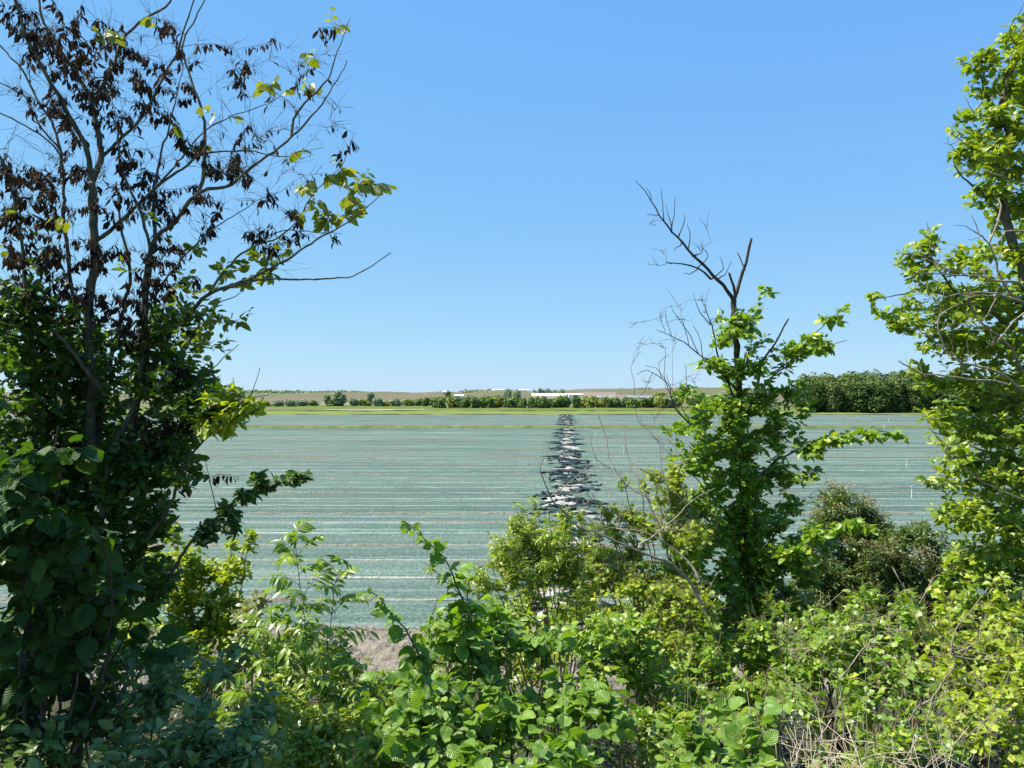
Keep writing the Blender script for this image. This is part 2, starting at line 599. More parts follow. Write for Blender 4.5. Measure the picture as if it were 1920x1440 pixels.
        put_leaves(g, kind, np.concatenate(Ps), np.concatenate(Ds), np.concatenate(Ns), np.concatenate(Ls), np.concatenate(Ts))

    def finish(self, wood_name, wood_mat, mats, labels=None):
        o = self.wood.build(wood_name, wood_mat, self.root)
        for part, g in self.leaves.items():
            if g.n:
                p = g.build(part, mats[part], self.root)
                if labels and part in labels:
                    p['label'] = labels[part]


LAI = 3.3


def blob_tips(blobs, kind, size, spacing, span, lai, clump=True):
    out = []
    for b in blobs:
        px, py, d, rx, ry, rd = b[:6]
        mul = b[6] if len(b) > 6 else 1.0
        s = d / F
        area = math.pi * rx * ry * s * s
        la = size * size * W_OF[kind] * 0.8
        n = int(max(4, 1.5 * LAI * lai * mul * area * (0.6 + min(1.2, rd / 0.5)) / (la * max(2.0, span / spacing))))
        v = dirs(n) * (U(0, 1, n) ** (1 / 2.4))[:, None]
        c = at(px, py, d)
        p = c + v * np.array([rx * s, rd, ry * s])
        p[:, 2] = np.maximum(p[:, 2], gz(p[:, 0], p[:, 1]) + 0.08)
        out.append(p)
    out = np.vstack(out)
    val = 0.0
    for q in range(4):                 # clumps and gaps
        k_ = dirs(1)[0] * 6.283 / U(0.22, 0.42)
        val = val + np.sin(out @ k_ + U(0, 6.28))
    keep = val > -0.55
    return out[keep] if clump and keep.sum() > 5 else out


def shrub(name, label, base_xy, blobs, kind, size, spacing, span, part, lmat, wood=None, lai=3.0, cat='shrub', group=None, stems=None, extra=None, wood_name='stems', r0=0.012, bare=0.0, droop=0.1, hang=0.0, tint=(0, 1), rand=0.55, young=0.25, upb=0.9, rk=0.0065, bow=0.1):
    bx, by = base_xy
    pl = Plant(name, label, cat, (bx, by, float(gz(bx, by)) - 0.02), group)
    for b in blobs:                    # a stem from the stool to the middle of every clump of leaves
        c = at(b[0], b[1], b[2])
        s = pl.base + np.array([U(-0.12, 0.12), U(-0.12, 0.12), 0])
        mid = s * 0.45 + c * 0.55 + np.array([U(-.06, .06), U(-.06, .06), 0.12 * np.linalg.norm(c - s)])
        mid[2] = max(mid[2], float(gz(mid[0], mid[1])) + 0.06)
        pl.limb([s, mid, c], r0 * U(0.7, 1.2), 0.0035, k=6)
    if extra:
        extra(pl)
    tips = blob_tips(blobs, kind, size, spacing, span, lai)
    paths = pl.grow(tips, rk=rk, bow=bow)
    if bare:
        pl.bare(paths, bare)
    pl.leaf(part, paths, kind, size, spacing, span, droop=droop, hang=hang, tint=tint, rand=rand, young=young, upb=upb)
    return pl, paths

# ================================================================== camera, light, sky
sc = bpy.context.scene
cam = bpy.data.cameras.new('camera')
cam.sensor_width = 36.0
cam.lens = F / 1920 * 36
cam.clip_end = 20000
cam.clip_start = 0.05
co = bpy.data.objects.new('camera', cam)
C.objects.link(co)
co.location = (0, 0, CH)
co.rotation_euler = (math.radians(90) + math.atan(18 / F), 0, 0)
sc.camera = co

SUN_EL, SUN_FRONT = math.radians(54), math.radians(6)     # sun to the left, a little ahead
sv = Vector((-math.cos(SUN_EL) * math.cos(SUN_FRONT), math.cos(SUN_EL) * math.sin(SUN_FRONT), math.sin(SUN_EL)))
sl = bpy.data.lights.new('sun', 'SUN')
sl.energy = 5.0
sl.angle = math.radians(0.53)
sl.color = (1.0, 0.95, 0.86)
so = bpy.data.objects.new('sun', sl)
C.objects.link(so)
so.rotation_euler = sv.to_track_quat('Z', 'Y').to_euler()

w = bpy.data.worlds.new('World')
sc.world = w
w.use_nodes = True
nt = w.node_tree
sky = nt.nodes.new('ShaderNodeTexSky')
sky.sky_type = 'NISHITA'
sky.sun_disc = False
sky.sun_elevation = SUN_EL
sky.sun_rotation = math.atan2(sv.x, sv.y)
sky.altitude = 0
sky.air_density = 1.0
sky.dust_density = 0.1
sky.ozone_density = 4.0
bg = nt.nodes['Background']
bg.inputs['Strength'].default_value = 0.13
hsv = nt.nodes.new('ShaderNodeHueSaturation')
hsv.inputs['Saturation'].default_value = 1.15
tn = nt.nodes.new('ShaderNodeMix')
tn.data_type, tn.blend_type = 'RGBA', 'MULTIPLY'
tn.inputs[0].default_value = 1.0
tn.inputs[7].default_value = (0.80, 0.98, 1.30, 1)
nt.links.new(sky.outputs[0], tn.inputs[6])
nt.links.new(tn.outputs[2], hsv.inputs['Color'])
# the camera's soft highlight response, per channel
sp_, cb_ = nt.nodes.new('ShaderNodeSeparateColor'), nt.nodes.new('ShaderNodeCombineColor')
nt.links.new(hsv.outputs[0], sp_.inputs[0])
hn = N(nt)
for ch, (K_, g_) in enumerate(((0.57, 0.40), (0.735, 0.365), (0.95, 0.06))):
    v_ = hn.math('POWER', hn.math('MULTIPLY', sp_.outputs[ch], 0.1776), g_)
    nt.links.new(hn.math('MULTIPLY', v_, K_ / 0.279), cb_.inputs[ch])
nt.links.new(cb_.outputs[0], bg.inputs['Color'])
sc.view_settings.view_transform = 'Standard'
sc.view_settings.look = 'None'
sc.view_settings.exposure = 1.1
sc.cycles.max_bounces = 4
sc.cycles.transmission_bounces = 3
sc.cycles.diffuse_bounces = 2


# ================================================================== ground
def vnoise(x, y, scale, seed=0):
    """smooth value noise in numpy"""
    r = np.random.default_rng(seed).uniform(-1, 1, (64, 64))
    x = np.asarray(x, float) * scale + 100.3
    y = np.asarray(y, float) * scale + 57.7
    xi, yi = np.floor(x).astype(int), np.floor(y).astype(int)
    fx, fy = x - xi, y - yi
    fx, fy = fx * fx * (3 - 2 * fx), fy * fy * (3 - 2 * fy)
    g = lambda a, b: r[a % 64, b % 64]
    return (g(xi, yi) * (1 - fx) + g(xi + 1, yi) * fx) * (1 - fy) + (g(xi, yi + 1) * (1 - fx) + g(xi + 1, yi + 1) * fx) * fy


def sheet(name, xs, ys, zf, mat, label=None):
    X, Y = np.meshgrid(xs, ys)
    g = Geo()
    nx, ny = len(xs), len(ys)
    i = np.arange(ny - 1)[:, None] * nx
    j = np.arange(nx - 1)[None]
    Q = np.stack([i + j, i + j + 1, i + nx + j + 1, i + nx + j], -1)
    g.add(np.stack([X, Y, zf(X, Y)], -1), Q)
    o = g.build(name, mat)
    return tag(o, label, kind='structure')


M_GROUND = rough_mat('far_grass', (0.11, 0.13, 0.045), (0.17, 0.17, 0.07), 0.06, bump=0.4)
M_BANK = rough_mat('bank_soil', (0.030, 0.026, 0.016), (0.075, 0.065, 0.035), 2.2, bump=0.8, bdist=0.05)
M_SAND = rough_mat('bulb_sand', (0.150, 0.128, 0.094), (0.265, 0.230, 0.181), 7.0, bump=1.0, bdist=0.09, bscale=13)
M_DUNE = rough_mat('dune_turf', (0.140, 0.105, 0.064), (0.090, 0.105, 0.050), 0.03, bump=0.5, bdist=1.0, detail=8, stretch=(1, 0.35, 1))
M_PATHG = rough_mat('grass_strip_turf', (0.055, 0.085, 0.018), (0.15, 0.155, 0.05), 0.8, bump=0.8, bdist=0.1, detail=6)

sheet('ground', np.array([-6000, -300, 0, 300, 6000.0]), np.array([-40, 100, 400, 3000, 9000.0]), lambda x, y: 0 * x - 0.06, M_GROUND)
sheet('embankment', np.arange(-16, 16.1, 0.25), np.arange(-6, 11.8, 0.25), lambda x, y: gz(x, y) + 0.05 * vnoise(x, y, 2.3, 4) + 0.03 * vnoise(x, y, 6, 5) - 0.09 * (y > 10.8), M_BANK)
sheet('field_soil', np.array([-160, 0, 190.0]), np.array([9.9, 13.2, 94.8, 150.0]), lambda x, y: 0 * x, M_SAND)


def clod(x, y):
    return 0.012 + np.clip(0.045 * vnoise(x, y, 5.2, 7) + 0.05 * np.abs(vnoise(x, y, 9.5, 8)) + 0.03 * vnoise(x, y, 15.0, 10) + 0.03 * vnoise(x, y, 1.3, 9) + 0.02, 0, 1) * np.clip((y - 10.0) / 0.5, 0, 1) * np.clip((13.12 - y) / 0.25, 0, 1)


sheet('sand_verge', np.arange(-9, 9.01, 0.055), np.arange(10.0, 13.15, 0.055), clod, M_SAND)

PITCH = 1.78
ROW_Y = [13.98 + PITCH * i for i in range(42)] + [95.9 + PITCH * i for i in range(28)]
gap_x = lambda y: 0.069 * y + 0.15

# soil thrown up along the edges of the beds holds the netting down
g = Geo()
for k, y in enumerate(ROW_Y):
    near = y < 48
    yb = y - PITCH / 2
    hw_ = max(26.0, 0.78 * y)
    xs = np.arange(-hw_, hw_, 0.22 if near else 1.2)
    n = len(xs)
    amp = U(0.35, 1.0) if k > 1 else 1.0
    hgt = 0.02 + amp * 0.095 * np.clip(0.55 + 0.7 * vnoise(xs, xs * 0 + k * 3.1, 0.35, 21) + 0.5 * vnoise(xs, xs * 0 + k, 2.2, 22), 0, 1.3)
    yo = 0.025 * vnoise(xs, xs * 0 + k * 2, 1.1, 23)
    P = []
    for off, zz in ((-0.12, 0.004), (-0.035, 0.8), (0.03, 0.85), (0.12, 0.004)):
        P.append(np.stack([xs, yb + yo + off, hgt * zz if zz > 0.1 else 0 * xs + zz], -1))
    V = np.concatenate(P)
    j = np.arange(n - 1)
    for r_ in range(3):
        g.add(np.concatenate([P[r_], P[r_ + 1]]), np.stack([j, j + 1, n + j + 1, n + j], -1))
tag(g.build('soil_ridges', M_SAND), kind='structure')

# bare strip of heaped sand where the netting pieces end
ys = np.arange(13.4, 143.5, 0.16)
us = np.linspace(-2.6, 2.6, 44)
Uu, Yy = np.meshgrid(us, ys)
Xx = gap_x(Yy) + Uu
fall = np.clip(1.5 - np.abs(Uu + 0.5 * vnoise(Yy, Yy * 0, 0.4, 34)) / 0.7, 0, 1) * np.clip((np.abs(Yy - 91.9) - 3.0) / 0.6, 0, 1)
Z = 0.006 + fall * np.clip(0.04 + 0.09 * vnoise(Xx * 0.8, Yy * 2.2, 0.75, 31) + 0.10 * vnoise(Xx, Yy * 1.5, 2.2, 32) + 0.035 * vnoise(Xx, Yy, 5, 33), 0, 1)
g = Geo()
i = np.arange(len(ys) - 1)[:, None] * len(us)
j = np.arange(len(us) - 1)[None]
g.add(np.stack([Xx, Yy, Z], -1), np.stack([i + j, i + j + 1, i + len(us) + j + 1, i + len(us) + j], -1))
tag(g.build('sand_heaps', rough_mat('pale_heap_sand', (0.275, 0.251, 0.212), (0.392, 0.368, 0.326), 4.0, bump=0.9, bdist=0.05, bscale=14)), kind='structure')

# grass strip with a sandy wheel track behind it
X0 = np.arange(-110, 131, 0.5)
sheet('grass_strip', X0, np.array([88.55, 89.0, 90.2, 91.4, 92.6]), lambda x, y: 0.03 + (np.abs(y - 90.4) < 1.6) * (0.20 + 0.07 * vnoise(x, y, 0.8, 41) + 0.05 * vnoise(x, y, 3, 42)), M_PATHG)
sheet('sand_track', X0, np.array([92.65, 93.4, 94.2, 94.9]), lambda x, y: 0.012 + 0.04 * (vnoise(x, y, 0.5, 43) > -0.2) * (np.abs(y - 93.8) < 0.6) + 0 * x, rough_mat('track_sand', (0.442, 0.399, 0.281), (0.289, 0.306, 0.136), 0.35, bump=0.6))


# meadow beyond the beds
def stripes(name, c1, c2, c3, per):
    m, nt, out = new_mat(name)
    h = N(nt)
    geo = h('NewGeometry')
    s = h('SeparateXYZ')
    nt.links.new(geo.outputs['Position'], s.inputs[0])
    n = h.noise(h.scaled(geo.outputs['Position'], (0.012, 0.3, 1)), 1.0, 5)
    n2 = h.noise(geo.outputs['Position'], 0.5, 5)
    wv = h.math('SINE', h.math('MULTIPLY', s.outputs[1], 6.283 / per))
    col = h.mix(h.ramp(n, 0.35, 0.68), c1, c2)
    col = h.mix(h.math('MULTIPLY', h.ramp(wv, 0.0, 1.0), 0.5), col, c3)
    col = h.mix(h.math('MULTIPLY', h.ramp(n2, 0.45, 0.8), 0.4), col, tuple(q * 0.6 for q in c1))
    b = pbsdf(nt, col, 0.9, 0.1, h.bump(n2, 0.7, 0.2))
    nt.links.new(b.outputs[0], out.inputs[0])
    return m


XM = np.arange(-190, 231, 2.0)
sheet('grass_field', XM, np.arange(145.6, 175.6, 1.0), lambda x, y: 0.05 + 0.12 * vnoise(x, y, 0.5, 51) + 0.05, stripes('meadow_grass', (0.121, 0.155, 0.026), (0.175, 0.198, 0.042), (0.102, 0.135, 0.028), 4.0))
sheet('flower_field', XM, np.arange(176.0, 262, 1.5), lambda x, y: 0.14 + 0.08 * vnoise(x, y, 0.5, 52), stripes('grown_bulb_rows', (0.088, 0.113, 0.029), (0.121, 0.157, 0.035), (0.088, 0.098, 0.041), 9.0))
g = Geo()
for a, b in (((-36, 170), (-21, 186)), ((-44, 181), (-28, 183))):
    P = np.array([[a[0], a[1], 0], [b[0], b[1], 0]], float)
    V = []
    for p in P:
        V += [p + [0, -1.5, 0.27], p + [0, 1.5, 0.27]]
    g.add(V, [(0, 2, 3, 1)])
tag(g.build('farm_track', rough_mat('track_gravel', (0.42, 0.38, 0.24), (0.5, 0.46, 0.32), 0.5)), kind='structure')

# dunes
cx = np.array([-2200, -1200, -700, 380, 480, 560, 640, 700, 735, 780, 830, 880, 900, 935, 985, 1010, 1060, 1110, 1154, 1200, 1250, 1300, 1400, 1600, 2300, 3200, 4200])
cy = np.array([731, 733, 735, 735.5, 737, 738.5, 735, 736.5, 734, 736.5, 734.5, 737, 733.5, 730.5, 733, 734, 732, 728.5, 728.5, 731.5, 728, 727, 729, 731, 729, 731, 733.0])


def dune(x, y):
    px = x / 620.0 * F + 960
    crest = 4 + (HY - np.interp(px, cx, cy)) * 620 / F + 0.0
    t = np.clip((y - 285) / 330, 0, 1)
    t = t * t * (3 - 2 * t)
    back = np.clip((y - 640) / 300, 0, 1)
    hum = 1.3 * vnoise(x, y, 0.021, 61) + 0.7 * vnoise(x, y, 0.05, 62) + 0.35 * vnoise(x, y, 0.13, 63)
    return np.maximum(-0.05, crest * t * (1 - 0.45 * back) - 0.1 + hum * t * (0.35 + 0.65 * (1 - t)) * (1 - 0.5 * back)) - 0.05


sheet('dunes', np.concatenate([np.arange(-1500, -400, 20), np.arange(-400, 400, 4.0), np.arange(400, 1501, 20)]), np.concatenate([np.arange(272, 660, 6.0), np.arange(660, 1300, 30)]), dune, M_DUNE)


# ================================================================== netting over the beds
def net_mat(name, c1, c2, pale):
    m, nt, out = new_mat(name)
    h = N(nt)
    geo = h('NewGeometry')
    oi = h('ObjectInfo')
    pos = geo.outputs['Position']
    n1 = h.noise(h.scaled(pos, (0.25, 2.6, 1)), 1.0, 4)
    n2 = h.noise(h.scaled(pos, (1, 0.55, 1)), 13.0, 4, 0.75)
    n3 = h.noise(h.scaled(pos, (0.03, 0.25, 1)), 1.0, 3)
    col = h.mix(h.ramp(n1, 0.3, 0.7), c1, c2)
    col = h.mix(h.math('MULTIPLY', h.ramp(n3, 0.42, 0.62), 0.7), col, tuple(q * 0.6 for q in c1))
    if not pale:
        col = h.mix(h.math('MULTIPLY', oi.outputs['Random'], 0.5), col, (0.124, 0.165, 0.139))
        n6 = h.noise(h.scaled(pos, (0.06, 3.2, 1)), 1.0, 2)
        col = h.mix(h.math('MULTIPLY', h.ramp(n6, 0.54, 0.66), 0.55), col, (0.185, 0.235, 0.20))
        col = h.mix(h.math('MULTIPLY', h.ramp(n6, 0.46, 0.34), 0.55), col, (0.045, 0.075, 0.067))
        col = h.mix(h.math('MULTIPLY', h.ramp(n2, 0.51, 0.66), 0.40), col, (0.232, 0.284, 0.252))
        col = h.mix(h.math('MULTIPLY', h.ramp(n2, 0.49, 0.34), 0.38), col, (0.034, 0.060, 0.053))
    else:
        n5 = h.noise(h.scaled(pos, (0.35, 1.1, 1)), 1.0, 5, 0.7)
        col = h.mix(h.ramp(n5, 0.44, 0.60), (0.17, 0.225, 0.19), col)
    nb = h.noise(h.scaled(pos, (1.0, 0.5, 1)), 9.0, 3, 0.6)
    b = pbsdf(nt, col, 0.75, 0.12, h.bump(nb, 0.8, 0.06))
    nt.links.new(b.outputs[0], out.inputs[0])
    return m


M_NET = net_mat('crop_netting', (0.059, 0.105, 0.075), (0.079, 0.132, 0.093), False)
M_LIT_HEM = net_mat('netting_lit_hem', (0.246, 0.290, 0.240), (0.363, 0.385, 0.327), True)  # doubled net edge, its catch of light put into the pale colour
M_BUNCH = rough_mat('bunched_netting', (0.008, 0.018, 0.020), (0.032, 0.060, 0.062), 6.0, rough=0.6, bump=0.8, bdist=0.04, stretch=(0.4, 1.5, 1.5))

PV = np.array([-0.86, -0.825, -0.78, -0.64, -0.42, -0.15, 0.15, 0.42, 0.64, 0.80, 0.86])
PZ = np.array([0.020, 0.052, 0.060, 0.060, 0.072, 0.078, 0.078, 0.072, 0.058, 0.040, 0.012])


def net_proto(sgn, hi, L):
    xs = np.concatenate([np.linspace(0, 3, 16 if hi else 5), np.arange(3.3 if hi else 5.0, L, 0.3 if hi else 2.5)])
    n, k = len(xs), len(PV)
    sd = rng.integers(1, 9999)
    X = np.repeat(xs[:, None], k, 1)
    Y = np.repeat(PV[None], n, 0) + 0.012 * vnoise(X, X * 0, 0.8, sd)
    body = np.clip((0.86 - np.abs(PV)) / 0.12, 0, 1)[None]
    Z = PZ[None] + body * (0.020 * vnoise(X, Y, 2.6, sd + 1) + 0.022 * vnoise(X, Y, 0.7, sd + 2) + (0.018 * vnoise(X * 1.1, Y, 6.0, sd + 3) if hi else 0))
    e = np.clip(1 - xs / 1.6, 0, 1)[:, None]
    Z = Z * (1 - 0.45 * e) + e * body * 0.11 * (0.4 + vnoise(X, Y, 2.4, sd + 4))
    Z = np.maximum(Z, 0.012 + 0.01 * e)
    end = 0.75 * vnoise(PV * 1.0, PV * 0 + sd % 50, 1.6, sd + 5) + 0.35 * vnoise(PV, PV * 0, 4.0, sd + 6)
    X = (X + np.maximum(e, 0) ** 1.5 * end[None]) * sgn
    g = Geo()
    i = np.arange(n - 1)[:, None] * k
    for j in range(k - 1):
        q = np.stack([i[:, 0] + j, i[:, 0] + j + 1, i[:, 0] + k + j + 1, i[:, 0] + k + j], -1)
        if sgn > 0:
            q = q[:, ::-1]
        if j == 0:
            g.add(np.stack([X, Y, Z], -1), q, mi=1)
        else:
            g.Q.append(q.astype(np.int32))
            g.QM.append(np.full(len(q), 1 if j == 0 else 0, np.int32))
    folds = []
    for q in range(4 if hi else 3):
        y0 = U(-0.75, 0.65)
        ln = U(0.4, 1.25)
        x0 = U(-1.35, 0.0)
        m = 12
        t = np.linspace(0, 1, m)
        P = np.stack([sgn * (x0 + ln * t), y0 + 0.10 * np.sin(t * 5 + U(0, 6)) + 0.04 * rng.normal(size=m), 0.06 + 0.02 * rng.normal(size=m) + 0.05 * (1 - t)], -1)
        R = (0.02 + U(0.03, 0.07) * np.sin(np.pi * np.clip(t * 0.9 + 0.08, 0, 1)) ** 0.7) * (1 + 0.16 * rng.normal(size=m))
        R[-1] = 0.02
        b = Geo()
        tube(b, P, R, 7)
        folds.append(b)
    root = g.build('crop_netting', [M_NET, M_LIT_HEM])
    tag(root, cat='netting')
    for b in folds:
        b.build('gathered_fold', M_BUNCH, root, origin=(0, 0, 0))
    return root


SIDE = {-1: 'left', 1: 'right'}
protos = {(s, hi): [net_proto(s, hi, 62 if hi else 125) for _ in range(5 if hi else 4)] for s in (-1, 1) for hi in (True, False)}
used = set()
for k, y in enumerate(ROW_Y):
    hi = y < 47
    far = y > 92
    for s in (-1, 1):
        pr = protos[(s, hi)][(k * 3 + (s > 0)) % len(protos[(s, hi)])]
        loc = (gap_x(y) + s * U(-0.2, 0.75), y, 0.008)
        lab = ('blue-green netting over a long bed %s of the sandy gap, %s the grass strip' % (SIDE[s], 'beyond' if far else 'before'))
        grp = 'netting strips %s of the sandy gap %s the grass strip' % (SIDE[s], 'beyond' if far else 'before')
        if pr.name not in used:
            used.add(pr.name)
            o = pr
            o.location = loc
        else:
            o = copy_tree(pr, loc)
        o['label'] = lab
        o['group'] = grp
M_STAKE = rough_mat('white_stake_paint', (0.6, 0.6, 0.56), (0.75, 0.75, 0.7), 8)


def stake(px, py, label):
    d = CH * F / (py - HY)
    p = at(px, py, d)
    g = Geo()
    P = np.array([[0, 0, 0], [0.01, 0, 0.2], [0.015, 0, 0.40], [0.02, 0, 0.46]])
    r = 0.016 if d < 60 else 0.03
    tube(g, P, [r, r, r, r * 0.8], 8)
    tube(g, np.array([[-0.05, 0, 0.44], [0.0, 0, 0.47], [0.05, 0, 0.44]]), [r * 0.8] * 3, 6)
    o = g.build('sprinkler_stake', M_STAKE)
    o.location = (p[0], p[1], 0.02)
    tag(o, label, 'stake', 'white stakes standing in the netted beds')


stake(1708, 936, 'white stake in the netting nearest the right-hand tree')
stake(1699, 879, 'white stake in the netted beds just left of the right-hand tree, second nearest')
stake(1657, 804, 'short white stake near the far edge of the netting, just before the grass strip')
stake(1666, 790, 'tiny white stake beyond the grass strip, right one of two')
stake(1608, 786, 'tiny white stake beyond the grass strip, left one of two')
stake(1169, 852, 'white stake in the netted beds between the bare twigs and the sandy gap')
stake(1116, 818, 'small white stake just right of the sandy gap in the netting')
stake(1506, 812, 'small white stake in the netting right of the half-bare sapling')


# ================================================================== far shrubs, trees, houses
def crown_cards(g, lobes, n, size):
    vol = np.array([l[3] * l[4] * l[5] for l in lobes]) ** 0.67
    cnt = np.maximum(8, (n * vol / vol.sum()).astype(int))
    for l, c in zip(lobes, cnt):
        v = dirs(c)
        r = 1 - np.abs(rng.normal(0, 0.22, c))
        p = np.array(l[:3]) + v * r[:, None] * np.array(l[3:6])
        p[:, 2] = np.maximum(p[:, 2], 0.05)
        Nn = v + rng.normal(0, 0.6, (c, 3)) + np.array([0, 0, 0.35])
        D = np.cross(Nn, dirs(c))
        put_leaves(g, 'card', p, D, Nn, size * U(0.6, 1.3, c), U(0, 1, c))


def far_plant(name, cat, mat, h, wd, nl, n, size, trunk_h, conical=False):
    root = empty(name, (0, 0, 0), 'far plant', cat)
    lobes = []
    for q in range(nl):
        a = U(0, 6.283)
        rr = wd * 0.5 * U(0.15, 0.62)
        zz = trunk_h + (h - trunk_h) * U(0.10, 0.80)
        if conical:
            rr *= 1.15 - zz / h
        s = U(0.20, 0.34) * wd * (1.0 if zz < h * 0.6 else 0.8)
        lobes.append((rr * math.cos(a), rr * math.sin(a), zz, s, s, min(s * U(0.8, 1.1), h - zz)))
    lobes.append((0, 0, trunk_h + (h - trunk_h) * 0.45, wd * 0.36, wd * 0.36, (h - trunk_h) * 0.5))
    g = Geo()
    crown_cards(g, lobes, n, size)
    g.build('crown', mat, root)
    t = Geo()
    tube(t, [[0, 0, -0.1], [0.03, 0.02, h * 0.3], [0.0, 0.05, h * 0.62]], [0.022 * h, 0.016 * h, 0.007 * h], 7)
    for q in range(4):
        a = U(0, 6.283)
        z0 = h * U(0.2, 0.5)
        tube(t, [[0, 0, z0], [math.cos(a) * wd * 0.15, math.sin(a) * wd * 0.15, z0 + h * 0.12], [math.cos(a) * wd * 0.3, math.sin(a) * wd * 0.3, z0 + h * 0.22]], [0.01 * h, 0.007 * h, 0.003 * h], 5)
    t.build('trunk', BARK_DARK, root)
    return root


PROT = {}
for key, mat in (('A', FAR_A), ('B', FAR_B), ('C', FAR_C)):
    PROT['shrub' + key] = [far_plant('hedge_shrub', 'shrub', mat, 3.0, 4.2, 9, 900, 0.42, 0.1) for _ in range(2)]
    PROT['tree' + key] = [far_plant('small_tree', 'tree', mat, 6.0, 4.4, 12, 1000, 0.42, 0.9) for _ in range(2)]
PROT['W'] = [far_plant('woodland_tree', 'tree', FAR_W2, 8.6, 6.0, 15, 2300, 0.38, 0.1), far_plant('woodland_tree', 'tree', FAR_W, 8.6, 5.0, 13, 2000, 0.38, 0.2)] + [far_plant('woodland_tree', 'tree', FAR_W, 8.6, 6.4, 19, 2800, 0.38, 0.1) for _ in range(3)] + [far_plant('woodland_tree', 'tree', FAR_W2, 8.6, 5.6, 17, 2400, 0.36, 0.1)]
usedp = set()


def put_far(key, px, top, d, wpx, label, group, base=None):
    ps = PROT[key]
    p = ps[rng.integers(0, len(ps))]
    h0, w0 = {'s': (3.0, 4.2), 't': (6.0, 4.4), 'W': (8.6, 6.2)}[key[0]]
    ztop = CH + (HY - top) / F * d
    zb = 0.1 if base is None else base
    s = (max(0.4, wpx / F * d / w0), max(0.4, wpx / F * d / w0) * U(0.8, 1.1), max(0.3, (ztop - zb) / h0))
    loc = ((px - 960) / F * d, d, zb)
    rz = U(0, 6.28)
    if p.name in usedp:
        o = copy_tree(p, loc, rz, s, label)
    else:
        usedp.add(p.name)
        o = p
        o.location, o.rotation_euler, o.scale = loc, (0, 0, rz), s
        o['label'] = label
    o['group'] = group
    return o


HG = 'shrubs of the dark hedge in front of the far barns'
lab_h = 'dark green shrub in the dense clipped hedge before the far barns'
for q, px in enumerate(806 + np.cumsum(U(9, 20, 31))):
    if px > 1262:
        break
    top = float(np.interp(px, [806, 840, 925, 935, 948, 960, 1040, 1050, 1100, 1150, 1200, 1230, 1262], [747, 744, 743, 739, 741, 745, 746, 744, 744, 745, 747, 744, 742])) + U(-1.5, 2.0)
    key = 'shrubA' if U() < 0.55 else ('shrubB' if U() < 0.6 else 'shrubC')
    put_far(key, px + U(-3, 3), top - 1.5 + U(-2, 2), 207 + U(-2, 6), 25 + U(-7, 9), {'shrubA': lab_h, 'shrubB': 'olive yellow-green shrub among the darker hedge before the far barns', 'shrubC': 'grey-green shrub among the darker hedge before the far barns'}[key], HG)
for px, top, wp, key, lab in ((952, 727, 22, 'treeC', 'tall grey-green tree above the hedge left of the white-topped barn, left one of a pair'),
                              (968, 728, 20, 'treeC', 'tall grey-green tree above the hedge left of the white-topped barn, right one of a pair'),
                              (930, 738, 22, 'treeA', 'dark round tree rising out of the hedge left of the grey-green pair'),
                              (1108, 741, 24, 'treeB', 'olive tree in the hedge before the tan barn roof'),
                              (1084, 743, 22, 'treeC', 'pale grey-green tree in the hedge before the white barn wall'),
                              (1182, 743, 20, 'treeB', 'olive tree in the hedge between the two houses'),
                              (1238, 729, 36, 'treeB', 'broad light green tree right of the grey-roofed house'),
                              (1272, 728, 40, 'treeB', 'broad light green tree behind the bare twigs of the sapling'),
                              (1310, 733, 40, 'treeA', 'green tree behind the sapling at the right end of the hedge')):
    put_far(key, px, top, 213 + U(0, 6), wp, lab, 'trees rising above the far hedge')
for px in (1001, 1014, 1028, 1041, 1053):
    put_far('treeC', px, 727 + U(-1.2, 3), 345, 17, 'small tree in the row behind the white-topped barn', 'row of small trees behind the barn')
put_far('treeA', 840, 730, 260, 14, 'slim dark tree beside the small white far buildings', 'trees rising above the far hedge')
LG = 'shrubs along the dune foot on the left'
for px, top, wp, key, lab in ((440, 752, 26, 'shrubC', None), (468, 751, 28, 'shrubC', None), (497, 751, 26, 'shrubB', None), (522, 750, 24, 'shrubC', None), (545, 748, 26, 'shrubC', None), (566, 749, 26, 'shrubC', None), (587, 750, 22, 'shrubB', None),
                              (612, 738, 24, 'treeC', 'grey-green round tree at the left of the tallest clump under the dunes'), (639, 732, 32, 'treeC', 'tallest grey-green tree of the clump under the dunes'), (632, 747, 36, 'shrubA', 'broad dark shrub in front of the tallest clump under the dunes'),
                              (664, 745, 22, 'shrubC', None), (680, 748, 24, 'shrubB', None), (694, 734, 20, 'treeC', 'narrow grey-green tree right of the tallest clump under the dunes'), (708, 744, 24, 'shrubC', None), (687, 751, 22, 'shrubA', None),
                              (742, 747, 26, 'shrubC', None), (766, 748, 26, 'shrubB', None), (786, 747, 24, 'shrubA', None), (800, 745, 22, 'shrubA', None), (724, 752, 18, 'shrubB', None)):
    col = {'A': 'dark green', 'B': 'olive', 'C': 'grey-green'}[key[-1]]
    put_far(key, px, top, 236 + U(-3, 6), wp, lab or (col + ' low shrub in the scrub along the dune foot left of the hedge'), LG)
WG = 'trees of the dark wood beyond the netting on the right'
for row, (d, st, tp) in enumerate(((158.5, 30, 706), (165, 34, 697), (173, 38, 692))):
    for px in np.arange(1506 + row * 9, 2120, st):
        put_far('W', px + U(-6, 6), tp + U(-7, 9) + (5 if px < 1530 else 0), d + U(-1.5, 1.5), 60 + U(-16, 18), 'dense dark green tree in the %s of the wood at the far right' % ('front rank', 'middle rank', 'back rank')[row], WG)

for ps in PROT.values():               # kinds of bush that were never needed
    for p in ps:
        if p.name not in usedp:
            for ch in list(p.children):
                bpy.data.objects.remove(ch)
            bpy.data.objects.remove(p)

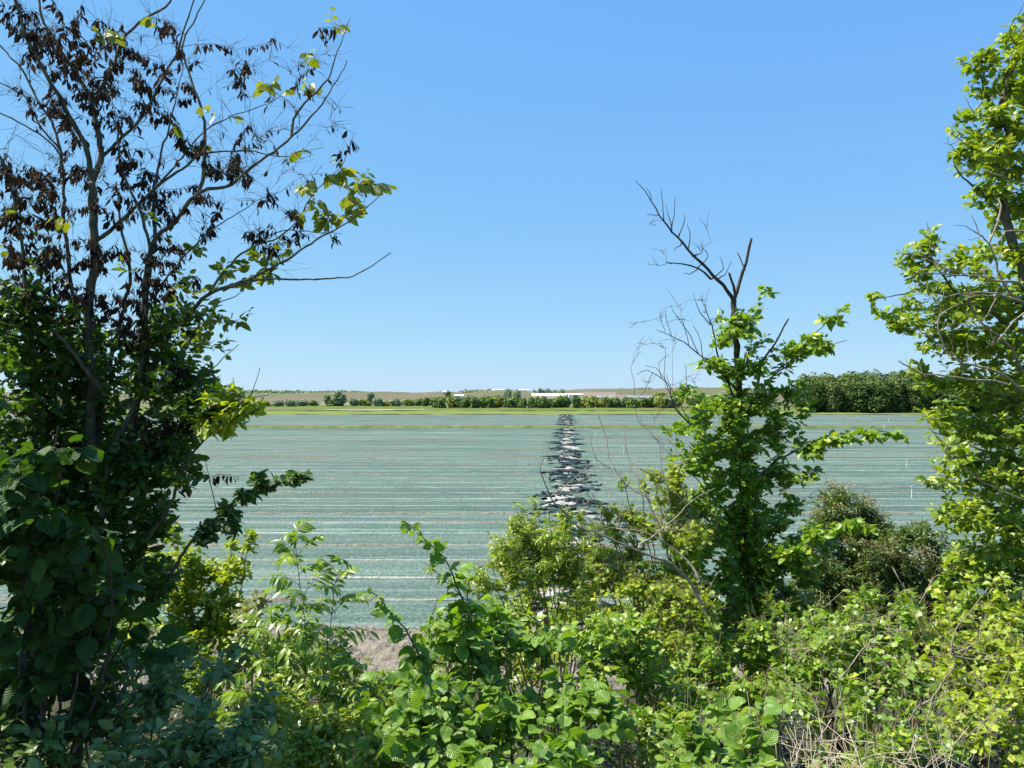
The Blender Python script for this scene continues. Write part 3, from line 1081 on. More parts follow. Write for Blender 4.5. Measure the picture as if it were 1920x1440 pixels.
# distant pines on the dune crest: one mass
g = Geo()
for a, b, t, bt, d in ((462, 592, 733.0, 738, 640), (596, 690, 737, 740, 640), (862, 925, 732.5, 740, 640), (1180, 1220, 730, 733, 640)):
    n = int((b - a) * 7)
    px = U(a, b, n)
    h0 = np.interp(px, [a, a + 15, b - 25, b], [0.5, 1, 0.8, 0.25])
    x = (px - 960) / F * d
    zt = CH + (HY - t) / F * d
    zb = dune(x, x * 0 + d)
    P = np.stack([x, d + U(-14, 14, n), zb + (np.maximum(zt - zb, 0.8)) * h0 * U(0.1, 1, n)], -1)
    put_leaves(g, 'card', P, dirs(n), dirs(n), U(0.9, 1.8, n), U(0, 1, n))
# low scrub scattered over the dune slopes
n = 5200
x = U(-330, 260, n)
y = 300 + 330 * U(0, 1, n) ** 1.2
keep = vnoise(x, y * 2, 0.02, 77) + 0.6 * vnoise(x, y, 0.07, 78) > 0.35
x, y = x[keep], y[keep]
P = np.stack([x, y, dune(x, y) + 0.15], -1)
put_leaves(g, 'card', P, dirs(len(x)) * [1, 1, 0.2], dirs(len(x)) * 0.5 + [0, 0, 0.6], U(0.6, 1.5, len(x)), U(0, 1, len(x)))
tag(g.build('dune_scrub', FAR_C), kind='stuff')

# houses
M_WHITE = rough_mat('white_render', (0.70, 0.70, 0.68), (0.80, 0.80, 0.78), 0.6, rough=0.8)
M_TILE = rough_mat('tan_roof_tiles', (0.180, 0.141, 0.122), (0.238, 0.191, 0.168), 0.8, rough=0.85, stretch=(1, 1, 5))
M_METAL = rough_mat('grey_metal_roof', (0.180, 0.216, 0.240), (0.252, 0.288, 0.312), 1.2, rough=0.45, spec=0.5)
M_GLASS = rough_mat('dark_window_glass', (0.03, 0.04, 0.05), (0.07, 0.09, 0.10), 2, rough=0.15, spec=0.6)
M_POLE = rough_mat('dull_steel', (0.10, 0.11, 0.12), (0.18, 0.19, 0.2), 1)
M_DOOR = rough_mat('dark_door_paint', (0.06, 0.09, 0.07), (0.10, 0.13, 0.10), 2)


def house(name, label, cat, px0, px1, pe, pr, d, depth, wall, roof, hip=0.0, wins=3, white_top=0.0, base=0.0):
    """px0..px1 width, pe eaves row, pr ridge row"""
    s = d / F
    x0, x1 = (px0 - 960) * s, (px1 - 960) * s
    ze, zr = CH + (HY - pe) * s, CH + (HY - pr) * s
    root = empty(name, ((x0 + x1) / 2, d, base), label, cat)
    L = (x1 - x0) / 2
    ze -= base; zr -= base
    g = Geo()
    g.box(-L, L, 0, depth, -0.3, ze)
    if not hip:                        # gable ends
        for sx in (-L, L - 0.12):
            g.add([(sx, 0, ze), (sx + 0.12, 0, ze), (sx, depth, ze), (sx + 0.12, depth, ze), (sx, depth / 2, zr - 0.05), (sx + 0.12, depth / 2, zr - 0.05)],
                  [(0, 2, 3, 1), (0, 1, 5, 4), (3, 2, 4, 5)], [(0, 4, 2), (1, 3, 5)])
    g.build('wall', wall, root, smooth=False, origin=(0, 0, 0))
    r = Geo()
    o, th = 0.3, 0.14
    hl = L + o - hip
    A = [(-L - o, -o, ze - 0.1), (L + o, -o, ze - 0.1), (hl, depth / 2, zr), (-hl, depth / 2, zr), (-L - o, depth + o, ze - 0.1), (L + o, depth + o, ze - 0.1)]
    Bv = [(a, b, c - th) for a, b, c in A]
    r.add(A + Bv, [(0, 1, 2, 3), (3, 2, 5, 4), (6, 9, 8, 7), (9, 10, 11, 8), (0, 6, 7, 1), (4, 5, 11, 10), (0, 3, 9, 6), (3, 4, 10, 9), (1, 7, 8, 2), (2, 8, 11, 5)], [(0, 4, 3), (1, 2, 5)] if hip else None)
    rf = r.build('roof', roof, root, smooth=False, origin=(0, 0, 0))
    if white_top:
        t = Geo()
        t.add([(-L, depth * 0.45, zr - 0.15), (L, depth * 0.45, zr - 0.15), (L, depth * 1.1, zr + white_top), (-L, depth * 1.1, zr + white_top),
               (-L, depth * 0.45, zr - 0.4), (L, depth * 0.45, zr - 0.4), (L, depth * 1.1, 0), (-L, depth * 1.1, 0)], [(0, 1, 2, 3), (0, 4, 5, 1), (3, 2, 6, 7), (0, 3, 7, 4), (1, 5, 6, 2), (4, 7, 6, 5)])
        t.build('upper_roof', M_WHITE, root, smooth=False, origin=(0, 0, 0))
    for q in range(wins):
        cxw = -L + (q + 0.7) * (2 * L) / (wins + 0.4)
        gq = Geo()
        wz = min(1.3, ze * 0.5)
        gq.box(cxw - 0.6, cxw + 0.6, -0.05, 0.02, 0.9, 0.9 + wz)
        wo = gq.build('window', M_WHITE, root, smooth=False, origin=(0, 0, 0))
        gp = Geo()
        gp.box(cxw - 0.5, cxw - 0.04, -0.062, -0.052, 1.0, 0.8 + wz)
        gp.box(cxw + 0.04, cxw + 0.5, -0.062, -0.052, 1.0, 0.8 + wz)
        pn = gp.build('pane', M_GLASS, None, smooth=False)
        pn.parent = wo
    gd = Geo()
    gd.box(-0.5, 0.5, -0.07, 0.02, 0.0, min(2.1, ze - 0.1))
    gd.build('door', M_DOOR, root, smooth=False, origin=(0, 0, 0))
    return root


house('barn', 'long low barn with white upper roof above its brown one behind the hedge', 'barn', 998, 1066, 747.0, 741.2, 300, 12, M_WHITE, M_TILE, wins=4, white_top=0.8)
house('barn', 'white walled shed joining the two brown roofed barns', 'barn', 1067, 1093.5, 739.5, 737.6, 302, 10, M_WHITE, M_WHITE, wins=2)
house('barn', 'tall barn with broad tan tiled roof behind the hedge', 'barn', 1095, 1157, 748.5, 735.6, 298, 14, M_WHITE, M_TILE, wins=3)
house('house', 'white house with steep grey roof peeping through the hedge left of the olive tree', 'house', 1120, 1150, 750, 741, 217, 5, M_WHITE, M_METAL, wins=2)
house('house', 'white house with shiny blue-grey metal roof right of the barns', 'house', 1180, 1222, 751, 741.5, 218, 6, M_WHITE, M_METAL, wins=2)
house('house', 'pale house with tan gable just left of the metal roofed house', 'house', 1160, 1182, 750, 740.5, 226, 5, M_WHITE, M_TILE, wins=1)
house('tent', 'small white peaked tent in front of the dunes', 'tent', 750, 760.5, 754, 750.3, 262, 2.2, M_WHITE, M_WHITE, wins=0, hip=0.7)
zz = lambda px, d: float(dune(np.array([(px - 960) / F * d]), np.array([d]))[0])
for px0, px1, pe, pr, d, lab in ((830, 836, 735, 733, 520, 'tiny white building beside the slim dark tree under the dunes'), (853, 868, 741.5, 739.8, 300, 'low white building glimpsed over the hedge before the pines'),
                                 (923, 944, 731.5, 730, 622, 'flat white building on the dune crest above the hedge, left one of two'), (972, 990, 731.5, 730, 622, 'flat white building on the dune crest, right one of two')):
    house('building', lab, 'building', px0, px1, pe, pr, d, 8, M_WHITE, M_WHITE, wins=2, base=max(0, zz((px0 + px1) / 2, d) - 0.2))
# round-roofed greenhouse on the left
d = 420.0
root = empty('greenhouse', ((398 - 960) / F * d, d, zz(398, d) - 0.1), 'round roofed blue-grey greenhouse glimpsed past the elm branches on the left', 'greenhouse')
gr, gf = Geo(), Geo()
for q in range(3):
    cxx = -8.5 + q * 6.2
    a = np.linspace(0, math.pi, 13)
    P = np.stack([cxx - 3.0 * np.cos(a), 0 * a, 2.0 + 2.2 * np.sin(a)], -1)
    P2 = P + [0, 20, 0]
    j = np.arange(12)
    gr.add(np.concatenate([P, P2]), np.stack([j, j + 1, 14 + j, 13 + j], -1))
    gr.add(np.concatenate([P, [[cxx, 0, 2.0]]]), None, [(13, t_, t_ + 1) for t_ in range(12)])
    for xx in (-3.05, 3.05):
        gf.box(cxx + xx - 0.1, cxx + xx + 0.1, -0.1, 0.1, -0.4, 2.0)
gr.build('roof', M_METAL, root, origin=(0, 0, 0))
gf.build('frame', M_WHITE, root, smooth=False, origin=(0, 0, 0))
gw = Geo()
gw.box(-11.4, 6.9, 0.12, 19.8, -0.4, 1.98)
gw.build('wall', M_METAL, root, smooth=False, origin=(0, 0, 0))


def mast(px, top, d, r, label, arms):
    x = (px - 960) / F * d
    zb = zz(px, d)
    H = CH + (HY - top) / F * d - zb
    root = empty('mast', (x, d, zb - 0.2), label, 'mast')
    g = Geo()
    tube(g, np.array([[0, 0, 0], [0, 0, H * 0.5], [0, 0, H]]), [r, r * 0.9, r * 0.6], 6)
    g.build('pole', M_POLE, root, origin=(0, 0, 0))
    if arms:
        a = Geo()
        for q in range(arms):
            z0 = H * (0.86 - 0.1 * q)
            tube(a, np.array([[-r * 3, 0, z0], [0, 0, z0 + 0.1], [r * 3, 0, z0]]), [r * 0.4] * 3, 5)
        a.build('crossarm', M_POLE, root, origin=(0, 0, 0))


mast(437, 707, 560, 0.36, 'slim dark pole rising behind the dunes beside the left elm', 0)
mast(1261, 641, 640, 0.16, 'tall hair-thin antenna mast behind the bare twigs of the sapling', 2)
def haw(label, base, blobs, mat, size=0.05, kind='hawthorn', lai=2.3, name='hawthorn_shrub', **kw):
    pl, pp = shrub(name, label, base, blobs, kind, size, size * 0.5, 0.19, 'foliage', mat, lai=lai, bare=0.5, **kw)
    pl.finish('stems', BARK_TAN, {'foliage': mat})


# ================================================================== the half-dead elm on the left
at0 = at


def at(px, py, d):
    return at0(px, py, d * 1.08)


T = Plant('elm_tree', 'multi-stemmed elm with withered brown leaves in its bare top and green leaves below, left', 'tree', (-3.4, 6.05, float(gz(-3.4, 6.05)) - 0.05))
B = T.base
px0 = lambda x, y: (x, y)
R = 5.6 / F
T.trace([(150, 1480), (150, 1100), (162, 950), (170, 817), (166, 737), (158, 619), (170, 500), (170, 435), (168, 344)], 5.6, 0.052, 0.031, k=10, dz=0.02)
T.trace([(168, 344), (158, 293), (150, 257), (127, 222), (99, 166), (71, 119), (40, 60), (20, 0), (5, -70)], (5.6, 5.3), 0.024, 0.007)
T.trace([(168, 344), (186, 293), (178, 238), (170, 200), (160, 175), (131, 131), (91, 67), (67, 8), (50, -60)], (5.6, 5.8), 0.026, 0.007)
T.trace([(170, 190), (206, 131), (237, 59), (301, 8), (340, -50)], (5.7, 6.0), 0.018, 0.007)
T.trace([(186, 293), (230, 250), (270, 200), (300, 150), (330, 100), (350, 40), (372, -40)], (5.65, 5.2), 0.014, 0.004)
T.trace([(180, 447), (237, 400), (285, 352), (313, 329), (344, 305), (380, 285), (475, 283), (560, 293)], (5.6, 5.4), 0.017, 0.003)
T.trace([(285, 352), (330, 300), (372, 250), (430, 215), (500, 190), (545, 168)], (5.5, 5.6), 0.009, 0.002)
T.trace([(238, 870), (250, 800), (272, 690), (277, 570), (289, 463), (325, 420), (372, 360), (416, 348), (467, 305), (507, 281), (546, 253), (586, 214), (610, 182), (629, 146), (649, 111)], (5.6, 5.2), 0.036, 0.003)
T.trace([(546, 253), (550, 222), (570, 194), (606, 158), (629, 103), (645, 51), (655, 30)], (5.3, 5.2), 0.011, 0.002)
T.trace([(372, 360), (380, 317), (384, 245), (372, 190), (356, 146), (345, 90), (362, 40), (392, -30)], (5.45, 5.6), 0.016, 0.004)
T.trace([(289, 463), (292, 390), (296, 330), (320, 240), (330, 180), (340, 120)], (5.55, 5.9), 0.015, 0.003)
T.trace([(255, 760), (300, 660), (345, 590), (390, 548), (430, 535), (459, 528), (515, 499), (562, 471), (602, 443), (649, 412), (700, 376), (727, 348)], (5.6, 5.0), 0.026, 0.0025)
T.trace([(420, 545), (447, 533), (491, 525), (566, 525), (633, 521), (673, 511), (697, 497), (732, 473)], (5.2, 5.0), 0.010, 0.0035)
T.trace([(390, 548), (420, 500), (470, 460), (520, 440), (560, 400), (590, 350), (640, 300), (662, 250)], (5.4, 5.7), 0.010, 0.002)
T.trace([(470, 460), (520, 436), (590, 435), (640, 437)], (5.5, 5.4), 0.006, 0.002)
T.trace([(150, 1300), (190, 1000), (210, 848), (238, 793), (261, 737), (273, 639), (277, 500), (262, 420), (240, 360), (220, 300), (215, 230)], 5.45, 0.036, 0.007, dz=0.03)
T.trace([(175, 900), (194, 722), (206, 674), (230, 580), (245, 500), (230, 410), (215, 340)], (5.7, 6.0), 0.028, 0.008)
T.trace([(99, 619), (139, 666), (190, 730)], (5.3, 5.5), 0.012, 0.02)
T.trace([(130, 1300), (120, 900), (128, 700), (136, 550), (125, 430), (118, 340), (108, 270), (70, 190), (20, 110), (-30, 60)], (5.8, 6.1), 0.036, 0.006)
T.trace([(100, 1250), (70, 900), (55, 640), (40, 480), (25, 400), (10, 330), (-30, 250)], (5.5, 5.2), 0.034, 0.008)
T.trace([(-60, 190), (0, 214), (59, 245), (103, 281), (112, 330)], (5.8, 5.9), 0.005, 0.008)
T.trace([(-40, 110), (0, 150), (40, 175), (80, 240), (118, 290)], (5.5, 5.7), 0.003, 0.008)
T.trace([(200, 1180), (240, 1060), (270, 1010), (309, 950), (345, 880), (390, 815), (470, 775), (494, 745)], (5.6, 5.2), 0.024, 0.004)
T.trace([(300, 1120), (348, 1034), (396, 990), (420, 955), (455, 927), (495, 912), (546, 900), (582, 880)], (5.5, 4.9), 0.017, 0.003)
T.trace([(408, 962), (396, 900), (387, 868)], 5.3, 0.004, 0.002)
T.trace([(330, 770), (372, 722), (404, 690), (447, 646)], (5.4, 5.2), 0.009, 0.0025)
T.trace([(400, 790), (450, 755), (470, 732), (487, 690)], (5.3, 5.1), 0.006, 0.002)
T.trace([(450, 755), (480, 747), (505, 740)], 5.2, 0.004, 0.002)
T.trace([(290, 560), (330, 500), (400, 430), (440, 400), (475, 380), (520, 360)], (5.5, 5.3), 0.009, 0.002)
T.trace([(310, 640), (350, 600), (400, 570), (450, 548)], (5.5, 5.3), 0.008, 0.003)


def spots(lst, d, rd=0.45, dens=1.0, size=0.075, spacing=0.05, span=0.16):
    out = []
    for x, y, r in lst:
        n = max(1, int(round(dens * (r / 14.0) ** 2 * 0.9)))
        v = dirs(n) * (U(0, 1, n) ** 0.45)[:, None]
        s = d / F
        out.append(at(x, y, d) + v * np.array([r * s, rd, r * s]))
    return np.vstack(out)


dead = [(60, 50, 45), (20, 20, 35), (120, 20, 30), (70, 95, 40), (125, 95, 35), (200, 60, 45), (215, 105, 40), (160, 140, 45), (195, 185, 45), (120, 185, 35), (265, 170, 32), (275, 190, 25), (290, 145, 30),
        (340, 155, 25), (310, 50, 22), (330, 80, 20), (450, 115, 28), (430, 108, 18), (533, 115, 18), (606, 70, 12), (572, 112, 12), (225, 215, 28), (125, 235, 35), (75, 190, 25), (350, 255, 28), (225, 310, 38), (265, 330, 28),
        (140, 350, 38), (120, 300, 25), (60, 345, 32), (20, 350, 36), (10, 300, 25), (40, 310, 25), (70, 370, 30), (40, 400, 30), (80, 425, 32), (270, 290, 25), (420, 300, 35), (440, 320, 25), (400, 290, 20), (470, 240, 18), (350, 355, 22),
        (330, 385, 22), (390, 380, 22), (200, 385, 28), (310, 400, 22), (260, 375, 28), (100, 390, 28), (15, 420, 32), (520, 365, 25), (540, 390, 20), (500, 445, 35), (480, 455, 25), (570, 430, 22), (630, 450, 10), (652, 255, 14), (636, 282, 14), (60, 480, 60), (40, 530, 50), (110, 515, 50),
        (300, 470, 38), (330, 520, 40), (160, 470, 35), (220, 470, 35), (280, 540, 45), (200, 560, 45), (390, 430, 20), (300, 600, 50), (240, 620, 45), (340, 700, 35), (300, 800, 45), (350, 790, 30), (110, 560, 40), (420, 985, 18), (360, 915, 12), (60, 600, 40), (470, 885, 10)]
paths = T.grow(spots(dead, 5.55, 0.45, 2.3), rk=0.005, rmin=0.0016, bow=0.14, jit=0.012, k=4)
T.bare(paths, 1.5)
T.leaf('dead_leaves', paths, 'dead', 0.080, 0.020, 0.22, hang=0.72, rand=0.9, upb=0.1, young=0.0, prob=0.9)
# fine bare twigs across the top
bt = []
for (a, b, c, d_, n) in ((0, 640, 20, 520, 150), (0, 330, 0, 450, 110), (400, 640, 60, 320, 40), (330, 620, 230, 520, 50)):
    x = U(a, b, n)
    y = U(c, d_, n)
    k = (y > 20 + (x - 400) * 0.25) & (x < 660 - 0.2 * np.abs(y - 120))
    bt.append(np.array([at(p, q, 5.5 + U(-0.5, 0.5)) for p, q in zip(x[k], y[k])]))
bare = T.grow(np.vstack(bt), rk=0.0046, bow=0.12, jit=0.013, rmin=0.0016)
T.bare(bare, 3.2, (0.05, 0.18), 0.0013)
T.leaf('dead_leaves', bare, 'dead', 0.075, 0.05, 0.25, hang=0.7, rand=0.9, upb=0.1, young=0.0, prob=0.16)
# yellowing green leaves on the outer twigs
yel = [(570, 345, 24), (600, 372, 25), (580, 392, 22), (640, 352, 25), (680, 335, 22), (692, 352, 22), (718, 345, 18), (660, 372, 22), (622, 388, 22), (602, 412, 22), (640, 320, 18), (684, 320, 14), (560, 310, 16), (620, 290, 15), (510, 150, 20), (530, 140, 14), (480, 140, 12), (580, 75, 16), (625, 40, 16), (655, 28, 8), (575, 145, 8),
       (268, 28, 16), (255, 15, 12), (185, 50, 12), (370, 265, 14), (395, 220, 8), (445, 212, 10), (350, 255, 10), (240, 75, 10), (60, 460, 14), (130, 415, 14), (520, 510, 12)]
py = T.grow(spots(yel, 5.35, 0.28, 1.15), rk=0.004)
T.leaf('green_leaves', py, 'elm', 0.098, 0.03, 0.17, hang=0.35, tint=(0.1, 1.0), rand=0.7, young=0.1)
tipg = [(300, 430, 20), (60, 420, 22), (20, 470, 25), (350, 460, 22), (250, 500, 25), (90, 520, 28), (400, 480, 22), (330, 500, 20), (440, 485, 28), (480, 500, 26), (420, 522, 28), (462, 520, 20), (540, 458, 22), (500, 490, 18), (470, 575, 16), (430, 605, 28), (395, 600, 32), (370, 640, 35), (400, 560, 20), (420, 640, 18), (340, 560, 35)]
pg = T.grow(spots(tipg, 5.4, 0.35, 1.2), rk=0.004)
T.leaf('green_leaves', pg, 'elm', 0.082, 0.032, 0.2, tint=(0, 0.5), rand=0.7)
# dense green lower crown
low = [(40, 640, 5.5, 90, 80, 0.5), (130, 660, 5.7, 70, 100, 0.5), (200, 700, 5.8, 80, 80, 0.5, 0.6), (310, 640, 5.7, 70, 60, 0.45, 0.8), (330, 720, 5.6, 80, 60, 0.5), (390, 760, 5.4, 55, 45, 0.4), (300, 840, 5.7, 80, 80, 0.5), (180, 850, 5.9, 120, 120, 0.5), (80, 780, 5.6, 110, 90, 0.5),
       (60, 920, 5.6, 110, 110, 0.5), (150, 1010, 5.6, 130, 100, 0.5), (270, 960, 5.6, 65, 80, 0.4), (340, 880, 5.4, 45, 40, 0.3, 0.8), (230, 1090, 5.4, 110, 70, 0.4), (130, 1140, 5.5, 120, 70, 0.5), (60, 1040, 5.3, 90, 80, 0.4), (240, 880, 5.5, 70, 70, 0.4), (330, 600, 5.5, 60, 40, 0.4, 0.6), (30, 560, 5.3, 60, 50, 0.4, 0.8)]
pl_ = T.grow(blob_tips(low, 'elm', 0.078, 0.034, 0.28, 3.3), rk=0.005)
T.leaf('lower_leaves', pl_, 'elm', 0.080, 0.034, 0.3, tint=(0, 0.75), rand=0.6)
edge = [(445, 775, 5.15, 32, 28, 0.25), (420, 740, 5.2, 40, 22, 0.25), (465, 760, 5.1, 18, 18, 0.15), (400, 800, 5.2, 45, 20, 0.25), (440, 730, 5.1, 14, 10, 0.1)]
pe_ = T.grow(blob_tips(edge, 'elm', 0.075, 0.03, 0.25, 3.0, False), rk=0.004)
T.leaf('sunlit_leaves', pe_, 'elm', 0.078, 0.028, 0.25, tint=(0.3, 1.0))  # sunlit crown edge made by the brighter leaf colour
spur = [(500, 905, 5.0, 30, 14, 0.12), (545, 897, 4.9, 32, 11, 0.1), (465, 925, 5.1, 25, 16, 0.15), (480, 890, 5.0, 16, 10, 0.1), (430, 960, 5.2, 25, 20, 0.15, 0.7), (390, 990, 5.3, 22, 20, 0.15), (570, 890, 4.9, 12, 10, 0.06), (435, 985, 5.15, 20, 25, 0.1, 0.7), (380, 1010, 5.2, 25, 10, 0.1)]
ps_ = T.grow(blob_tips(spur, 'elm', 0.06, 0.025, 0.15, 3.0, False), rk=0.004)
T.leaf('lower_leaves', ps_, 'elm', 0.062, 0.022, 0.16, tint=(0, 0.8), hang=0.15)
T.finish('trunk', BARK_ELM, {'dead_leaves': L_DEAD, 'green_leaves': L_ELM_Y, 'lower_leaves': L_ELM, 'sunlit_leaves': L_BRIGHT},
         {'dead_leaves': 'withered dark brown leaves hanging in bunches', 'sunlit_leaves': 'leaves coloured bright yellow-green as if in the sun', 'green_leaves': 'yellowing green leaves at the twig tips'})

at = at0
# neighbouring tree whose crown comes in at the left edge and shades the corner
pl, pp = shrub('leafy_tree', 'dark leafy tree standing at the left edge beside the withered elm', (-4.2, 3.3),
               [(-420, 250, 3.6, 300, 330, 0.6), (-430, 700, 3.5, 330, 260, 0.6), (-40, 700, 5.0, 55, 130, 0.4, 0.7), (-280, 1000, 3.3, 180, 200, 0.5), (-860, 600, 3.4, 300, 300, 0.6)],
               'elm', 0.09, 0.04, 0.3, 'crown', L_ELM, lai=2.0, cat='tree', tint=(0, 0.7), r0=0.05)
pl.finish('trunk', BARK_ELM, {'crown': L_ELM})

# big-leaved hazel close on the left, mostly shaded, with shade in the leaf colour
def hz_extra(p):
    p.trace([(60, 1500), (70, 1150), (90, 900), (110, 800)], (3.0, 2.75), 0.012, 0.003)
    p.trace([(120, 1500), (190, 1250), (215, 1100), (190, 1010)], (3.1, 2.8), 0.012, 0.003)


pl, pp = shrub('hazel_bush', 'hazel bush with large leaves coloured dark as in shade close on the left', (-1.95, 3.15),
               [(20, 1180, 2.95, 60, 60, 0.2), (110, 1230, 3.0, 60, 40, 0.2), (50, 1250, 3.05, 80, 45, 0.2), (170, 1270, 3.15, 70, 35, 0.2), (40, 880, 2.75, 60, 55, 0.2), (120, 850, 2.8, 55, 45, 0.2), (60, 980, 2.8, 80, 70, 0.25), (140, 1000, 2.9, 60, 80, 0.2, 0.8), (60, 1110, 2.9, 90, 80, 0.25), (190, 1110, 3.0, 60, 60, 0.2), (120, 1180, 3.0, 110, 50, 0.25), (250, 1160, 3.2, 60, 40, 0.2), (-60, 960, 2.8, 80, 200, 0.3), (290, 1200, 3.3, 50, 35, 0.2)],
               'hazel', 0.088, 0.045, 0.26, 'foliage', L_HAZEL_SHADE, lai=2.4, extra=hz_extra, hang=0.35, tint=(0, 0.8), rand=0.5)
pl.finish('stems', BARK_DARK, {'foliage': L_HAZEL_SHADE})

# bluish dogwood filling the bottom left corner
def dg_extra(p):
    p.trace([(225, 1330), (205, 1270), (180, 1240), (135, 1233)], (3.0, 2.95), 0.004, 0.0015)
    p.trace([(370, 1340), (395, 1260), (372, 1230)], (3.3, 3.2), 0.003, 0.0015)


pl, pp = shrub('dogwood_shrub', 'low spreading shrub with bluish green oval leaves in the shaded bottom left corner', (-1.6, 3.3),
               [(60, 1340, 3.0, 80, 40, 0.2), (20, 1235, 3.6, 70, 45, 0.3), (110, 1225, 3.7, 70, 35, 0.3), (60, 1290, 3.3, 90, 50, 0.3), (180, 1330, 3.1, 110, 50, 0.3), (310, 1300, 3.3, 100, 50, 0.3), (400, 1250, 3.6, 80, 45, 0.3), (320, 1230, 3.9, 90, 30, 0.3), (90, 1400, 2.9, 120, 50, 0.3), (260, 1400, 2.9, 110, 50, 0.3), (400, 1370, 3.1, 80, 60, 0.25), (480, 1330, 3.4, 50, 40, 0.25), (-30, 1350, 3.0, 60, 90, 0.3), (380, 1440, 2.9, 110, 40, 0.3), (150, 1470, 2.8, 140, 40, 0.3), (490, 1400, 3.1, 40, 40, 0.2), (200, 1240, 3.7, 70, 30, 0.3)],
               'ovate', 0.062, 0.032, 0.2, 'foliage', L_DOG, lai=2.6, extra=dg_extra, tint=(0, 0.84), rand=0.38, young=0.12, upb=1.1)
pl.finish('stems', BARK_DARK, {'foliage': L_DOG})

# sunlit elm suckers behind
pl, pp = shrub('elm_sucker', 'bright yellow-green young elm suckers lit by the sun below the withered elm', (-2.95, 7.5),
               [(350, 1050, 7.4, 45, 35, 0.3), (325, 1010, 7.4, 16, 30, 0.15), (430, 1065, 7.3, 45, 22, 0.25), (468, 1025, 7.2, 13, 38, 0.12), (435, 1020, 7.2, 14, 12, 0.1), (390, 1090, 7.4, 50, 35, 0.3), (340, 1110, 7.5, 60, 40, 0.3), (420, 1140, 7.4, 50, 40, 0.3), (300, 1060, 7.5, 30, 40, 0.25), (370, 1170, 7.4, 60, 40, 0.3), (445, 1180, 7.2, 35, 30, 0.25)],
               'elm', 0.070, 0.028, 0.22, 'foliage', L_BRIGHT, lai=3.4, young=0.35)
pl.finish('stems', BARK_TAN, {'foliage': L_BRIGHT})

# rowan saplings: compound leaves
def compound(geo_leaf, wood, base, direction, length, pairs, lsize, tint):
    up = np.array([0, 0, 1.0])
    d = unit(direction)
    t = np.linspace(0, 1, 9)[:, None]
    P = base + d * length * t + up * (0.10 * length * np.sin(math.pi * t * 0.8) - 0.22 * length * t ** 2)
    tube(wood, P, np.linspace(0.0022, 0.0009, 9), 4)
    Tn = unit(np.gradient(P, axis=0))
    s = np.linspace(0.25, 0.97, pairs)
    pos = np.stack([np.interp(s, t[:, 0], P[:, c]) for c in range(3)], 1)
    tg = unit(np.stack([np.interp(s, t[:, 0], Tn[:, c]) for c in range(3)], 1))
    sd = unit(np.cross(tg, up + 0.25 * rng.normal(size=3)))
    nrm = unit(np.cross(sd, tg))
    pos2 = np.vstack([pos, pos, P[-1:]])
    D = np.vstack([tg * 0.5 + sd * 0.87, tg * 0.5 - sd * 0.87, Tn[-1:]]) + rng.normal(0, 0.08, (2 * pairs + 1, 3)) - [0, 0, 0.18]
    Nn = np.vstack([nrm, nrm, nrm[-1:]]) + rng.normal(0, 0.22, (2 * pairs + 1, 3))
    prof = np.sin(math.pi * (0.25 + 0.65 * np.linspace(0, 1, pairs)))
    L = lsize * np.concatenate([prof, prof, [0.9]]) * U(0.9, 1.1, 2 * pairs + 1)
    put_leaves(geo_leaf, 'lance', pos2, D, Nn, L, np.clip(tint + U(-0.15, 0.2, 2 * pairs + 1), 0, 1), width=U(1.2, 1.5, 2 * pairs + 1))


def rowan(label, xy, stems, leaf_len, group=None):
    p = Plant('rowan_sapling', label, 'sapling', (*xy, float(gz(*xy)) - 0.02), group)
    g = p.leaves.setdefault('foliage', Geo())
    for px, d, n, y_lo in stems:
        P = p.trace(px, d, 0.007, 0.002, k=6)
        zs = P[:, 2]
        idx = np.linspace(int(len(P) * y_lo), len(P) - 1, n).astype(int)
        for q, ix in enumerate(idx):
            a = q * 2.4 + U(-0.4, 0.4)
            f = q / max(1, n - 1)
            el = 0.15 + 0.75 * f ** 3
            dr = np.array([math.cos(a) * math.cos(el), math.sin(a) * math.cos(el) - 0.15, math.sin(el)])
            compound(g, p.wood, P[ix], dr, leaf_len * U(0.8, 1.15) * (1 - 0.55 * f ** 4), rng.integers(6, 8), leaf_len * 0.29, 0.2 + 0.45 * U() + 0.2 * f)
    p.finish('stems', BARK_DARK, {'foliage': L_ROWAN})


rowan('tall rowan sapling with feathery compound leaves rising alone against the netting', (-1.25, 4.75),
      [([(588, 1560), (580, 1400), (575, 1330), (570, 1200), (565, 1120), (558, 1045), (554, 1005)], 4.7, 46, 0.10),
       ([(595, 1500), (610, 1300), (618, 1180), (626, 1120), (642, 1062)], (4.7, 4.85), 32, 0.15),
       ([(575, 1500), (520, 1350), (500, 1240), (505, 1160)], (4.7, 4.8), 32, 0.15),
       ([(580, 1450), (630, 1330), (655, 1260)], (4.7, 4.6), 24, 0.2),
       ([(570, 1500), (480, 1400), (455, 1310)], (4.6, 4.5), 24, 0.2)], 0.33)
rowan('smaller rowan sapling half hidden low between the dogwood and the tall sapling', (-1.45, 4.0),
      [([(480, 1530), (470, 1420), (500, 1330)], 4.0, 13, 0.25), ([(490, 1530), (550, 1420), (560, 1350)], 3.9, 13, 0.25), ([(490, 1530), (620, 1450), (640, 1390)], 3.8, 12, 0.25)], 0.2)
pl, pp = shrub('privet_shrub', 'low yellow-green shrub with small narrow leaves at the feet of the rowan sapling', (-1.2, 3.9),
               [(520, 1330, 3.9, 60, 40, 0.25), (600, 1370, 3.8, 60, 50, 0.25), (660, 1330, 4.0, 40, 40, 0.2), (560, 1420, 3.6, 70, 40, 0.25), (660, 1420, 3.6, 50, 40, 0.2), (500, 1270, 4.3, 45, 25, 0.2)],
               'ovate', 0.042, 0.022, 0.16, 'foliage', L_WILL, lai=2.2, young=0.3)
pl.finish('stems', BARK_DARK, {'foliage': L_WILL})
